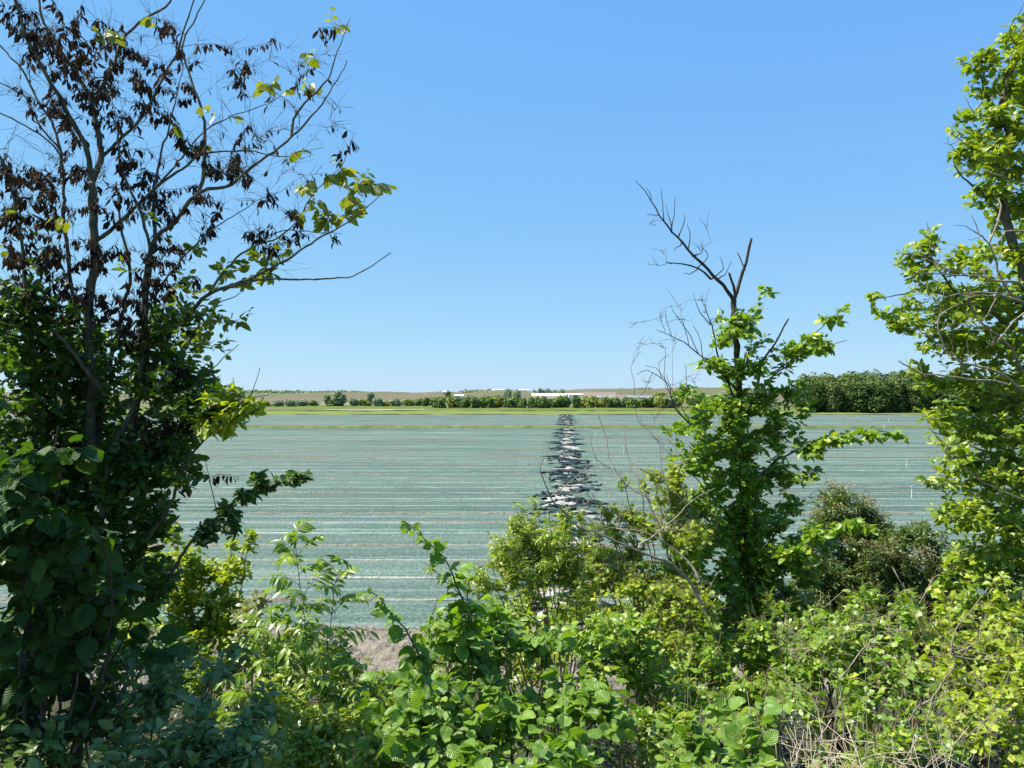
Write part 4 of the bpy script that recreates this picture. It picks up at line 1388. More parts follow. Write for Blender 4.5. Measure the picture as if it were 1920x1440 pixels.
haw('light green leafy shrub around the feet of the tall rowan sapling', (-1.5, 5.6), [(540, 1200, 5.4, 40, 28, 0.25), (600, 1235, 5.2, 45, 28, 0.25), (505, 1235, 5.2, 45, 30, 0.25), (640, 1285, 5.0, 40, 22, 0.2), (630, 1225, 5.4, 28, 30, 0.2), (690, 1290, 5.0, 40, 18, 0.2), (575, 1185, 5.5, 25, 20, 0.15), (560, 1270, 5.0, 60, 30, 0.25), (525, 1165, 5.5, 18, 18, 0.1)], L_ROWAN, size=0.055, kind='ovate', name='leafy_shrub', young=0.35)
pl, pp = shrub('dry_shrub', 'small shrub with dull brownish pale leaves behind the rowan sapling', (-1.75, 5.2),
               [(470, 1150, 5.1, 35, 28, 0.2), (450, 1200, 5.0, 45, 30, 0.2), (490, 1120, 5.1, 22, 22, 0.15), (420, 1240, 4.9, 50, 30, 0.2)],
               'elm', 0.05, 0.024, 0.16, 'foliage', L_PALE, lai=2.2)
pl.finish('stems', BARK_TAN, {'foliage': L_PALE})

# the hazel in the middle foreground
def mid_extra(p):
    a = p.trace([(900, 1250), (880, 1140), (850, 1070), (815, 1030), (785, 1000), (755, 974)], (4.0, 3.8), 0.008, 0.002)
    b = p.trace([(830, 1330), (790, 1240), (765, 1180), (735, 1145), (715, 1120), (690, 1106)], (3.9, 3.7), 0.007, 0.002)
    c = p.trace([(960, 1440), (952, 1330), (945, 1230), (948, 1160)], (3.7, 3.8), 0.008, 0.003)
    p.shoots = [a[len(a) // 3:], b[len(b) // 3:]]


pl, pp = shrub('hazel_bush', 'sunlit hazel bush with broad round leaves in the bottom middle, long shoot leaning left', (-0.1, 4.0),
               [(880, 1130, 4.0, 45, 35, 0.2), (940, 1140, 4.3, 45, 30, 0.2), (880, 1085, 4.1, 20, 25, 0.1), (850, 1180, 4.0, 60, 45, 0.25), (930, 1200, 4.1, 60, 50, 0.25), (820, 1270, 3.8, 85, 50, 0.3), (930, 1290, 3.8, 80, 50, 0.3), (1040, 1300, 3.8, 80, 55, 0.3), (790, 1350, 3.5, 80, 55, 0.3), (920, 1390, 3.4, 100, 50, 0.3), (1050, 1390, 3.4, 80, 50, 0.3), (720, 1310, 3.8, 40, 60, 0.2), (1130, 1330, 3.6, 50, 45, 0.25), (860, 1450, 3.1, 110, 30, 0.25), (1000, 1450, 3.1, 90, 30, 0.25), (720, 1400, 3.5, 50, 40, 0.2), (1030, 1210, 4.1, 55, 45, 0.25)],
               'hazel', 0.072, 0.038, 0.24, 'foliage', L_HAZEL, lai=3.2, extra=mid_extra, tint=(0, 0.85), rand=0.55, hang=0.12, upb=1.0)
pl.leaf('foliage', pl.shoots, 'hazel', 0.085, 0.042, 0.55, hang=0.3, tint=(0, 0.6), rand=0.5)
pl.leaf('foliage', pl.shoots, 'hazel', 0.075, 0.05, 0.5, hang=0.2, tint=(0.2, 0.8), rand=0.6)
pl.finish('stems', BARK_DARK, {'foliage': L_HAZEL})
pl, pp = shrub('dogwood_shrub', 'sunlit shrub with upright pointed oval leaves right of the hazel with the leaning shoot', (0.75, 4.3),
               [(1150, 1170, 4.2, 50, 28, 0.2), (1190, 1165, 4.2, 30, 22, 0.15), (1100, 1200, 4.3, 60, 35, 0.25), (1190, 1230, 4.2, 60, 45, 0.25), (1120, 1260, 4.1, 60, 40, 0.25), (1220, 1290, 4.1, 60, 45, 0.25), (1010, 1165, 4.5, 50, 25, 0.2), (1150, 1320, 3.9, 60, 35, 0.25), (1240, 1360, 3.8, 60, 40, 0.25)],
               'ovate', 0.060, 0.03, 0.19, 'foliage', L_HAW, lai=2.3, rand=0.45, young=0.3)
pl.finish('stems', BARK_TAN, {'foliage': L_HAW})
pl, pp = shrub('willowherb_plant', 'pale upright plant with drooping narrow leaves left of the hazel bush', (-0.42, 4.6),
               [(820, 1120, 4.5, 12, 18, 0.06), (825, 1160, 4.5, 16, 25, 0.08), (845, 1140, 4.5, 12, 22, 0.06), (815, 1190, 4.5, 14, 20, 0.06)],
               'lance', 0.065, 0.008, 0.14, 'foliage', L_PALE, lai=4.0, cat='plant', hang=0.5, r0=0.005)
pl.finish('stems', BARK_TAN, {'foliage': L_PALE})
# willow and young shrubs behind the hazel
pl, pp = shrub('willow_bush', 'yellow-green willow bush with small narrow leaves in front of the torn netting', (0.42, 6.6),
               [(985, 1010, 6.5, 45, 45, 0.35), (1040, 1000, 6.5, 35, 45, 0.3), (950, 1050, 6.4, 40, 30, 0.3), (1080, 1060, 6.4, 45, 40, 0.3), (1010, 1080, 6.3, 60, 40, 0.35), (900, 1090, 6.2, 35, 20, 0.2), (1090, 1120, 6.2, 50, 35, 0.3), (960, 980, 6.5, 16, 22, 0.12), (1010, 962, 6.5, 14, 14, 0.1), (1060, 965, 6.5, 12, 18, 0.1), (1020, 1040, 6.4, 70, 55, 0.35), (930, 1090, 6.2, 45, 35, 0.3), (940, 1020, 6.4, 25, 30, 0.2), (1030, 950, 6.5, 9, 22, 0.06), (1088, 975, 6.5, 10, 25, 0.08), (975, 955, 6.5, 8, 20, 0.06), (1000, 940, 6.6, 7, 14, 0.05), (920, 1060, 6.3, 30, 18, 0.2), (1125, 1040, 6.3, 25, 35, 0.2), (1105, 1015, 6.4, 20, 25, 0.2), (850, 1080, 6.2, 35, 10, 0.1), (810, 1066, 6.2, 22, 5, 0.08)],
               'lance', 0.062, 0.016, 0.26, 'foliage', L_WILL, lai=2.5, young=0.3, rand=0.7)
pl.finish('stems', BARK_TAN, {'foliage': L_WILL})
pl, pp = shrub('hawthorn_shrub', 'yellow-green hawthorn with small leaves beneath the dead leaning limb', (1.15, 5.4),
               [(1170, 1090, 5.4, 40, 30, 0.25), (1230, 1120, 5.3, 50, 40, 0.3), (1160, 1140, 5.2, 50, 30, 0.3), (1270, 1050, 5.5, 40, 50, 0.3), (1200, 1050, 5.5, 30, 30, 0.25, 0.7), (1180, 960, 5.6, 28, 30, 0.2, 0.7), (1140, 960, 5.6, 18, 14, 0.12, 0.7), (1150, 1000, 5.6, 25, 14, 0.12, 0.7), (1250, 1180, 5.0, 55, 40, 0.3), (1200, 910, 5.6, 16, 12, 0.1, 0.7), (1220, 985, 5.5, 30, 22, 0.2, 0.8), (1300, 1130, 5.2, 40, 40, 0.3), (1260, 940, 5.7, 40, 30, 0.25, 0.8), (1130, 1060, 5.6, 45, 30, 0.3), (1180, 1030, 5.7, 40, 30, 0.25), (1230, 890, 5.7, 20, 14, 0.1, 0.8), (1170, 905, 5.6, 14, 18, 0.08, 0.8), (1110, 925, 5.6, 12, 18, 0.08), (1265, 890, 5.8, 20, 24, 0.15), (1120, 1000, 5.7, 30, 22, 0.2, 0.8), (1290, 1000, 5.6, 40, 35, 0.3), (1120, 1110, 5.4, 50, 30, 0.3)],
               'hawthorn', 0.046, 0.024, 0.17, 'foliage', L_BRIGHT, lai=3.2, young=0.3, bare=0.7)
pl.finish('stems', BARK_TAN, {'foliage': L_BRIGHT})

# dead limb and bare twigs in front of the torn netting
D_ = Plant('dead_branch', 'dead leafless limb with forked bare twigs leaning left across the torn netting', 'dead limb', (1.42, 4.95, float(gz(1.42, 4.95))))
D_.trace([(1360, 1290), (1330, 1150), (1301, 1089), (1262, 1055), (1207, 1034), (1143, 1008), (1100, 991), (1073, 976), (1052, 952), (1029, 930), (1023, 910), (1013, 879), (1026, 847)], (4.95, 4.7), 0.017, 0.0026)
D_.trace([(1034, 930), (1076, 898), (1103, 874)], (4.72, 4.6), 0.004, 0.002)
D_.trace([(1198, 1028), (1207, 1015), (1250, 985), (1285, 950), (1340, 915)], (4.85, 5.0), 0.007, 0.002)
D_.trace([(1310, 1090), (1285, 1050), (1240, 1012), (1180, 993), (1155, 990)], (4.9, 5.1), 0.009, 0.003)
D_.trace([(1180, 993), (1163, 965), (1130, 945), (1105, 930), (1098, 905)], (5.0, 4.9), 0.006, 0.0018)
D_.trace([(1137, 1005), (1128, 975), (1128, 950)], 4.8, 0.006, 0.004)
D_.trace([(1240, 1012), (1222, 945), (1205, 905), (1200, 880), (1186, 869), (1175, 824), (1176, 784)], (5.0, 5.2), 0.007, 0.002)
D_.trace([(1222, 945), (1190, 930), (1168, 912), (1148, 879), (1138, 839), (1130, 807), (1118, 768)], (5.1, 5.3), 0.006, 0.0022)
D_.trace([(1200, 880), (1230, 900), (1280, 940), (1300, 975)], 5.1, 0.004, 0.002)
D_.trace([(1260, 950), (1240, 880), (1235, 830), (1207, 800), (1195, 770)], (5.2, 5.3), 0.005, 0.0016)
D_.trace([(1148, 879), (1120, 860), (1108, 835), (1105, 815)], 5.25, 0.003, 0.0012)
tp = np.array([at(U(1040, 1300), U(800, 1010), 5.1 + U(-0.3, 0.4)) for _ in range(70)])
bp = D_.grow(tp, rk=0.005, rmin=0.0013)
D_.bare(bp, 2.5, (0.04, 0.12))
D_.trace([(1330, 1280), (1318, 1240), (1305, 1200)], 4.2, 0.004, 0.002, attach=True)
D_.finish('branch', BARK_PALE, {})

# ================================================================== the half-bare sapling right of the middle
S = Plant('elm_sapling', 'half-bare elm sapling right of the middle with dead forked twigs above its leafy trunk', 'tree', (1.98, 6.4, float(gz(1.98, 6.4)) - 0.05))
S.trace([(1408, 1500), (1405, 1150), (1400, 1000), (1395, 850), (1390, 747), (1384, 662), (1380, 576), (1375, 559)], 6.35, 0.05, 0.022, k=10)
S.trace([(1375, 559), (1395, 508), (1403, 478), (1410, 447)], (6.35, 6.3), 0.016, 0.010)
S.trace([(1396, 505), (1392, 494), (1384, 474)], 6.32, 0.006, 0.004)
S.trace([(1378, 562), (1374, 535), (1368, 512)], (6.33, 6.25), 0.012, 0.009)
S.trace([(1377, 565), (1352, 536), (1331, 521), (1309, 495), (1288, 469), (1262, 435), (1241, 405), (1215, 367), (1192, 337)], (6.35, 6.1), 0.017, 0.002)
S.trace([(1333, 523), (1309, 506), (1279, 497), (1249, 492)], (6.3, 6.2), 0.009, 0.004)
for pts in ([(1258, 497), (1252, 490), (1249, 478)], [(1288, 469), (1293, 445), (1289, 420)], [(1262, 435), (1266, 400), (1267, 366)], [(1241, 408), (1243, 380), (1241, 354)], [(1262, 435), (1256, 410), (1250, 385)], [(1314, 500), (1328, 486), (1327, 470), (1313, 458)],
            [(1339, 522), (1356, 504), (1350, 480)], [(1300, 487), (1318, 470), (1318, 455)], [(1225, 382), (1222, 365), (1212, 350)], [(1309, 506), (1295, 515), (1283, 511)], [(1275, 452), (1265, 470)], [(1270, 447), (1280, 425), (1285, 400)], [(1344, 528), (1360, 515), (1372, 490)], [(1235, 398), (1225, 402), (1213, 400)]):
    S.trace(pts, 6.2, 0.0065, 0.0018, attach=True)
S.trace([(1388, 740), (1370, 715), (1356, 683), (1343, 636), (1335, 610), (1322, 570)], (6.3, 6.0), 0.012, 0.003)
S.trace([(1335, 612), (1315, 590), (1300, 550)], 6.05, 0.005, 0.0015)
S.trace([(1385, 760), (1345, 690), (1309, 662), (1288, 645), (1262, 632), (1232, 619)], (6.3, 5.9), 0.010, 0.002)
for pts in ([(1309, 662), (1290, 620), (1270, 595), (1258, 572)], [(1290, 646), (1282, 615), (1278, 600)], [(1262, 632), (1252, 605), (1248, 580)], [(1322, 670), (1315, 640), (1300, 610)], [(1245, 625), (1240, 600)]):
    S.trace(pts, 6.0, 0.006, 0.0018, attach=True)
S.trace([(1330, 830), (1268, 768), (1250, 720), (1215, 695), (1195, 702)], (6.1, 5.8), 0.007, 0.002)
for pts in ([(1268, 768), (1250, 715), (1250, 690), (1248, 652)], [(1250, 720), (1230, 690), (1210, 685)], [(1240, 710), (1236, 680), (1255, 665)], [(1271, 830), (1268, 768), (1285, 730), (1284, 682)], [(1300, 790), (1282, 770), (1262, 735), (1250, 700)], [(1225, 702), (1205, 735), (1188, 750), (1185, 720), (1183, 690)], [(1188, 750), (1196, 790), (1222, 797), (1262, 808)]):
    S.trace(pts, 6.0, 0.006, 0.0017, attach=True)
S.trace([(1420, 720), (1429, 679), (1454, 645), (1470, 615), (1479, 598)], (6.3, 6.2), 0.010, 0.006)
S.trace([(1390, 700), (1412, 640), (1410, 600)], (6.3, 6.4), 0.006, 0.003)
S.trace([(1400, 760), (1450, 700), (1484, 674), (1519, 632), (1553, 598), (1590, 570)], (6.3, 6.0), 0.010, 0.002)
S.trace([(1450, 700), (1510, 662), (1548, 649), (1588, 638)], (6.2, 6.0), 0.006, 0.002)
S.trace([(1405, 920), (1450, 870), (1510, 845), (1570, 824), (1634, 811), (1698, 817)], (6.3, 5.8), 0.010, 0.002)
S.trace([(1400, 1010), (1360, 960), (1310, 900), (1280, 860)], (6.3, 6.0), 0.010, 0.003)
S.trace([(1400, 1080), (1450, 1000), (1500, 940)], (6.3, 6.1), 0.010, 0.003)
bp = S.grow(np.array([at(U(1215, 1380), U(400, 520), 6.25 + U(-0.1, 0.1)) for _ in range(9)] + [at(U(1190, 1340), U(560, 780), 5.95 + U(-0.2, 0.2)) for _ in range(34)]), rk=0.005, rmin=0.0015)
S.bare(bp, 2.5, (0.05, 0.13), 0.0014)
cb = [(1388, 690, 6.15, 26, 40, 0.15), (1392, 790, 6.1, 36, 50, 0.2), (1395, 880, 6.1, 40, 50, 0.2), (1400, 970, 6.05, 40, 50, 0.2), (1400, 1060, 6.0, 50, 50, 0.25), (1405, 1140, 6.0, 50, 40, 0.25), (1385, 600, 6.3, 42, 30, 0.25), (1420, 565, 6.3, 30, 20, 0.2, 0.7), (1440, 545, 6.3, 14, 14, 0.1), (1400, 630, 6.3, 50, 25, 0.25), (1360, 640, 6.2, 28, 25, 0.2), (1330, 682, 6.2, 38, 20, 0.2), (1310, 675, 6.1, 20, 14, 0.12), (1425, 690, 6.3, 50, 28, 0.25, 0.7), (1480, 660, 6.2, 35, 20, 0.2),
      (1385, 700, 6.3, 40, 30, 0.25, 0.8), (1400, 740, 6.3, 60, 30, 0.3), (1345, 765, 6.2, 55, 35, 0.3), (1440, 770, 6.3, 50, 50, 0.3), (1310, 815, 6.1, 50, 45, 0.3), (1400, 830, 6.3, 70, 50, 0.35), (1500, 735, 6.2, 24, 32, 0.2, 0.8), (1480, 830, 6.2, 38, 22, 0.2), (1350, 880, 6.2, 65, 50, 0.35), (1430, 890, 6.3, 50, 45, 0.3),
      (1340, 950, 6.1, 65, 45, 0.35), (1430, 950, 6.2, 60, 45, 0.35), (1390, 1020, 6.2, 80, 50, 0.4), (1310, 1030, 6.0, 60, 50, 0.35), (1420, 1090, 6.1, 60, 50, 0.35), (1340, 1110, 5.9, 70, 50, 0.35), (1480, 1000, 6.1, 50, 30, 0.25), (1450, 1040, 5.9, 60, 30, 0.25), (1500, 950, 6.1, 30, 18, 0.15, 0.7), (1400, 1160, 6.1, 60, 40, 0.35), (1330, 1190, 5.8, 60, 35, 0.35), (1260, 800, 6.0, 20, 14, 0.12, 0.6), (1290, 870, 6.0, 40, 40, 0.25, 0.8), (1490, 1070, 6.0, 50, 40, 0.3), (1540, 1020, 6.1, 35, 20, 0.2, 0.7), (1270, 1090, 5.9, 50, 45, 0.3), (1290, 960, 6.0, 45, 35, 0.3), (1300, 740, 6.0, 28, 22, 0.15), (1480, 780, 6.1, 35, 25, 0.2), (1500, 890, 6.0, 35, 22, 0.2), (1275, 920, 5.9, 35, 30, 0.2), (1530, 930, 5.9, 30, 15, 0.12), (1480, 1140, 6.0, 60, 40, 0.35), (1400, 1210, 6.0, 70, 35, 0.4), (1450, 1110, 6.0, 40, 30, 0.3)]
S.leaf('crown', S.grow(blob_tips(cb, 'elm', 0.072, 0.031, 0.28, 2.9), rk=0.0045), 'elm', 0.069, 0.029, 0.3, tint=(0, 0.95), rand=0.5)
arms = [(1555, 598, 6.0, 28, 8, 0.06), (1525, 630, 6.05, 24, 10, 0.08), (1585, 575, 6.0, 8, 6, 0.04), (1545, 650, 6.0, 34, 8, 0.08), (1505, 650, 6.1, 20, 10, 0.1), (1570, 822, 5.95, 45, 9, 0.12), (1630, 812, 5.85, 40, 8, 0.1), (1680, 815, 5.8, 16, 7, 0.06), (1520, 840, 6.0, 30, 14, 0.15), (1480, 1030, 5.8, 40, 18, 0.15), (1530, 1000, 5.7, 30, 12, 0.12), (1600, 985, 5.6, 40, 12, 0.1)]
S.leaf('crown', S.grow(blob_tips(arms, 'elm', 0.068, 0.028, 0.16, 3.0, False), rk=0.003), 'elm', 0.074, 0.028, 0.18, tint=(0.2, 1.0), hang=0.15)
S.finish('trunk', BARK_DARK, {'crown': L_SAP})

# ================================================================== the tall elm at the right edge
Rt = Plant('elm_tree', 'tall elm full of fresh green leaves with pale dead boughs at the right edge', 'tree', (4.05, 5.7, float(gz(4.05, 5.7)) - 0.05))
Rt.trace([(1990, 1500), (1985, 1150), (1965, 900), (1960, 700), (1945, 520), (1905, 430), (1893, 330), (1900, 200), (1935, 60), (1960, -80)], 5.7, 0.065, 0.02, k=10)
Rt.trace([(1893, 420), (1844, 361), (1805, 330), (1790, 300)], (5.7, 5.5), 0.014, 0.004)
Rt.trace([(1900, 260), (1870, 200), (1850, 150), (1845, 90)], (5.7, 5.6), 0.014, 0.003)
Rt.trace([(1925, 110), (1905, 70), (1895, 55), (1915, 15), (1930, -20)], (5.6, 5.5), 0.006, 0.002)
Rt.trace([(1893, 330), (1845, 290), (1800, 260), (1785, 245)], (5.7, 5.5), 0.009, 0.002)
Rt.trace([(1950, 640), (1880, 600), (1800, 560), (1740, 550), (1680, 553), (1640, 560)], (5.7, 5.5), 0.016, 0.003)
Rt.trace([(1800, 560), (1760, 500), (1745, 450), (1740, 415)], (5.65, 5.6), 0.010, 0.002)
Rt.trace([(1960, 760), (1880, 740), (1800, 720), (1740, 700)], (5.7, 5.6), 0.014, 0.003)
Rt.trace([(1965, 900), (1880, 860), (1800, 830), (1750, 810)], (5.7, 5.5), 0.014, 0.003)
Rt.trace([(1970, 1000), (1880, 980), (1800, 960), (1760, 950)], (5.7, 5.4), 0.014, 0.003)
Rt.trace([(1975, 1150), (1900, 1090), (1840, 1060)], (5.7, 5.4), 0.014, 0.004)
cr = [(1840, 115, 5.6, 24, 26, 0.2), (1815, 110, 5.6, 14, 12, 0.1), (1880, 108, 5.6, 20, 24, 0.2), (1855, 155, 5.6, 32, 22, 0.25), (1915, 80, 5.6, 18, 60, 0.3), (1905, 150, 5.7, 30, 40, 0.3), (1820, 225, 5.6, 34, 24, 0.25), (1860, 220, 5.6, 40, 35, 0.3), (1905, 220, 5.8, 40, 50, 0.4), (1810, 290, 5.6, 26, 28, 0.2), (1850, 290, 5.6, 45, 40, 0.35), (1905, 300, 5.8, 40, 60, 0.4),
      (1860, 360, 5.6, 40, 22, 0.3), (1905, 390, 5.8, 35, 50, 0.35), (1845, 345, 5.5, 14, 10, 0.1),
      (1738, 425, 5.6, 13, 22, 0.12), (1740, 465, 5.6, 22, 25, 0.18), (1705, 478, 5.6, 28, 20, 0.15), (1730, 505, 5.6, 35, 25, 0.25), (1642, 552, 5.5, 14, 16, 0.1), (1655, 575, 5.5, 18, 14, 0.1), (1690, 585, 5.5, 35, 28, 0.25), (1720, 545, 5.6, 30, 20, 0.2, 0.7), (1705, 610, 5.5, 30, 18, 0.2),
      (1825, 480, 5.7, 35, 25, 0.25), (1880, 490, 5.8, 40, 40, 0.35), (1790, 520, 5.7, 35, 30, 0.25), (1770, 590, 5.6, 50, 40, 0.35), (1840, 560, 5.8, 50, 40, 0.4), (1895, 580, 5.9, 45, 50, 0.4), (1780, 640, 5.6, 45, 30, 0.3), (1850, 650, 5.7, 60, 40, 0.4), (1905, 670, 5.9, 40, 40, 0.4),
      (1722, 690, 5.6, 16, 22, 0.12), (1750, 720, 5.6, 30, 20, 0.2), (1800, 715, 5.7, 45, 30, 0.3), (1870, 740, 5.7, 60, 45, 0.4), (1770, 770, 5.5, 35, 30, 0.25), (1830, 800, 5.6, 60, 45, 0.4), (1900, 820, 5.7, 50, 60, 0.45), (1780, 850, 5.4, 38, 30, 0.3), (1840, 890, 5.5, 60, 50, 0.4), (1770, 905, 5.3, 30, 18, 0.2), (1900, 930, 5.6, 50, 60, 0.45),
      (1800, 960, 5.3, 40, 35, 0.3), (1860, 1000, 5.4, 60, 50, 0.4), (1910, 1050, 5.5, 40, 60, 0.4), (1830, 1060, 5.3, 45, 40, 0.35), (1880, 1110, 5.3, 50, 40, 0.4), (1765, 970, 5.3, 20, 14, 0.12, 0.7)]
off = [(2010, 150, 5.9, 80, 160, 0.6), (2020, 450, 6.0, 90, 160, 0.6), (2020, 750, 5.9, 90, 160, 0.6), (2010, 1020, 5.7, 80, 140, 0.6)]
Rt.leaf('crown', Rt.grow(blob_tips(cr, 'elm', 0.068, 0.030, 0.26, 3.4) , rk=0.0045), 'elm', 0.063, 0.027, 0.28, tint=(0, 1.0), rand=0.5)
Rt.leaf('crown', Rt.grow(blob_tips(off, 'elm', 0.085, 0.04, 0.3, 2.2), rk=0.0045), 'elm', 0.085, 0.04, 0.3, tint=(0, 0.8))
dw = Rt.wood
Rt.wood = Geo()
nn = Rt.nn
for pts, d, r0, r1 in (([(1960, 600), (1886, 533), (1869, 491), (1856, 452), (1843, 440)], (5.5, 5.2), 0.012, 0.004), ([(1856, 455), (1870, 420), (1881, 384), (1875, 370)], (5.25, 5.3), 0.008, 0.005), ([(1843, 443), (1835, 420), (1822, 400)], 5.2, 0.005, 0.0018), ([(1843, 440), (1815, 425), (1790, 422)], 5.2, 0.004, 0.0015), ([(1840, 442), (1830, 445), (1815, 448)], 5.2, 0.003, 0.0014),
                       ([(1960, 580), (1920, 530), (1869, 521), (1815, 513), (1783, 512), (1711, 508)], (5.4, 5.1), 0.011, 0.0025), ([(1815, 513), (1770, 500), (1735, 483)], 5.1, 0.006, 0.002), ([(1783, 512), (1755, 490), (1740, 470)], 5.1, 0.004, 0.0015),
                       ([(1970, 600), (1900, 560), (1850, 545), (1800, 548), (1760, 560)], (5.3, 5.1), 0.013, 0.003), ([(1980, 760), (1920, 690), (1890, 645), (1847, 610), (1822, 575), (1818, 540)], (5.4, 5.0), 0.013, 0.004), ([(1980, 780), (1920, 738), (1880, 705), (1826, 687), (1790, 672), (1766, 649), (1708, 610)], (5.3, 5.0), 0.012, 0.0025),
                       ([(1775, 655), (1762, 620), (1765, 595), (1800, 570)], 5.0, 0.005, 0.002), ([(1890, 722), (1850, 712), (1783, 709), (1730, 705), (1711, 695), (1685, 677)], (5.1, 4.9), 0.009, 0.003), ([(1960, 960), (1880, 925), (1830, 900), (1790, 860), (1765, 825)], (5.2, 4.9), 0.009, 0.002), ([(1790, 860), (1770, 848), (1735, 851)], 4.9, 0.004, 0.0014), ([(1760, 820), (1745, 800), (1735, 795)], 4.9, 0.003, 0.0012),
                       ([(1960, 560), (1910, 600), (1870, 640)], 5.1, 0.007, 0.004), ([(1960, 440), (1900, 430), (1880, 440), (1865, 470)], 5.2, 0.007, 0.003), ([(1870, 560), (1850, 600), (1835, 600)], 5.1, 0.004, 0.002), ([(1806, 255), (1790, 270), (1770, 265)], 5.5, 0.004, 0.0014), ([(1795, 280), (1784, 262), (1780, 240)], 5.5, 0.003, 0.0013), ([(1830, 215), (1820, 195), (1812, 178)], 5.5, 0.004, 0.002), ([(1840, 315), (1870, 325), (1910, 345), (1960, 350)], 5.4, 0.004, 0.008)):
    Rt.trace(pts, d, r0, r1)
Rt.trace([(1990, 1180), (1980, 1000), (1975, 780), (1965, 580), (1960, 430), (1960, 330)], 5.3, 0.03, 0.008)
Rt.NP[:nn] = 1e6
bp = Rt.grow(np.array([at(U(1700, 1900), U(430, 720), 5.0 + U(-0.15, 0.15)) for _ in range(46)]), rk=0.004, rmin=0.001)
Rt.bare(bp, 2.5, (0.04, 0.12))
o = Rt.wood.build('dead_boughs', BARK_PALE, Rt.root)
o['label'] = 'pale bare dead boughs'
Rt.wood = dw
Rt.finish('trunk', BARK_ELM, {'crown': L_RIGHT})

# ================================================================== shrubs on the right
def thicket(label, base, blobs, lai=3.6, mat=L_DARKF):
    pl, pp = shrub('flowering_shrub', label, base, blobs, 'lance', 0.06, 0.014, 0.2, 'foliage', mat, lai=lai, rand=0.8)
    return pl, pp


pl, pp = thicket('dark shrub with clusters of faded brownish flowers between the half-bare sapling and the right elm', (3.1, 7.4),
                 [(1570, 945, 7.2, 35, 32, 0.3), (1620, 955, 7.2, 28, 25, 0.25), (1540, 985, 7.2, 30, 30, 0.3), (1585, 1000, 7.2, 60, 40, 0.4), (1590, 1080, 7.1, 70, 50, 0.4), (1540, 1120, 7.0, 60, 50, 0.4), (1620, 1140, 7.0, 60, 40, 0.4), (1510, 1060, 7.0, 30, 50, 0.3), (1650, 1060, 7.0, 50, 50, 0.4), (1640, 1000, 7.1, 40, 30, 0.3), (1580, 1180, 6.9, 80, 40, 0.4)])
fl = pl.leaves.setdefault('flowers', Geo())


def heads(pl, fl, spots_, n_each=75):
    for x, y, d in spots_:
        c = at(x, y, d)
        n = n_each
        v = dirs(n) * (U(0, 1, n) ** 0.4)[:, None] * np.array([0.07, 0.07, 0.045])
        put_leaves(fl, 'petal', c + v, dirs(n) + [0, 0, 0.5], dirs(n) + [0, -0.4, 0.8], U(0.008, 0.017, n), np.clip(U(0, 1.1, n) * U(0.5, 1), 0, 1))
        j = int(np.argmin(np.linalg.norm(pl.NP[:pl.nn] - (c - [0, 0, 0.15]), axis=1)))
        tube(pl.wood, np.array([pl.NP[j], pl.NP[j] * 0.4 + c * 0.6 - [0, 0, 0.03], c]), [0.003, 0.0025, 0.002], 4)


heads(pl, fl, [(1555, 905, 7.1), (1566, 915, 7.1), (1580, 922, 7.1), (1590, 912, 7.1), (1620, 928, 7.1), (1632, 940, 7.1), (1612, 945, 7.0), (1545, 935, 7.0), (1600, 960, 7.0), (1640, 955, 7.1), (1570, 950, 6.9), (1530, 960, 7.0), (1560, 985, 6.9), (1610, 985, 6.9), (1655, 965, 7.1), (1585, 1010, 6.8), (1540, 1030, 6.8), (1500, 1050, 6.9)])
pl.finish('stems', BARK_DARK, {'foliage': L_DARKF, 'flowers': L_FLOWER})
pl, pp = thicket('dark shrub with rusty faded flower clusters just left of the right elm', (3.5, 6.9),
                 [(1700, 1010, 6.7, 40, 25, 0.3), (1740, 1000, 6.7, 30, 25, 0.25), (1670, 1050, 6.7, 60, 40, 0.35), (1740, 1070, 6.6, 50, 45, 0.35), (1690, 1120, 6.5, 70, 45, 0.4), (1770, 1130, 6.4, 50, 50, 0.35), (1735, 985, 6.7, 10, 14, 0.1), (1790, 1060, 6.6, 40, 50, 0.3), (1700, 1180, 6.4, 90, 40, 0.4), (1810, 1160, 6.3, 50, 50, 0.35)])
fl = pl.leaves.setdefault('flowers', Geo())
heads(pl, fl, [(1640, 1022, 6.5), (1655, 1030, 6.5), (1668, 1015, 6.5), (1625, 1040, 6.5), (1650, 1050, 6.4), (1720, 1035, 6.4), (1735, 1030, 6.4), (1745, 1045, 6.4), (1728, 1055, 6.4), (1760, 1060, 6.4), (1775, 1070, 6.4), (1700, 1045, 6.4), (1680, 1040, 6.4), (1635, 1062, 6.4), (1790, 1060, 6.4), (1620, 1020, 6.5)])
pl.finish('stems', BARK_DARK, {'foliage': L_DARKF, 'flowers': L_FLOWER})


haw('leafy hawthorn with rusty flower remains under the half-bare sapling', (1.75, 4.9), [(1330, 1230, 4.8, 55, 45, 0.3), (1420, 1200, 4.9, 50, 45, 0.3), (1300, 1170, 5.0, 45, 35, 0.25), (1380, 1290, 4.6, 60, 45, 0.3), (1290, 1270, 4.6, 50, 40, 0.3), (1460, 1250, 4.7, 50, 35, 0.3)], L_HAW)
haw('bright hawthorn in the bottom right between the flowering shrub and the dry grass', (2.35, 4.6), [(1560, 1190, 4.7, 55, 40, 0.3), (1590, 1150, 4.8, 25, 30, 0.15), (1690, 1150, 4.8, 20, 30, 0.15), (1500, 1200, 4.7, 40, 40, 0.25), (1620, 1240, 4.5, 60, 45, 0.3), (1520, 1260, 4.5, 55, 40, 0.3), (1650, 1180, 4.7, 40, 28, 0.25), (1580, 1310, 4.2, 60, 40, 0.3), (1490, 1310, 4.2, 50, 35, 0.25), (1700, 1270, 4.4, 45, 45, 0.3)], L_HAW)
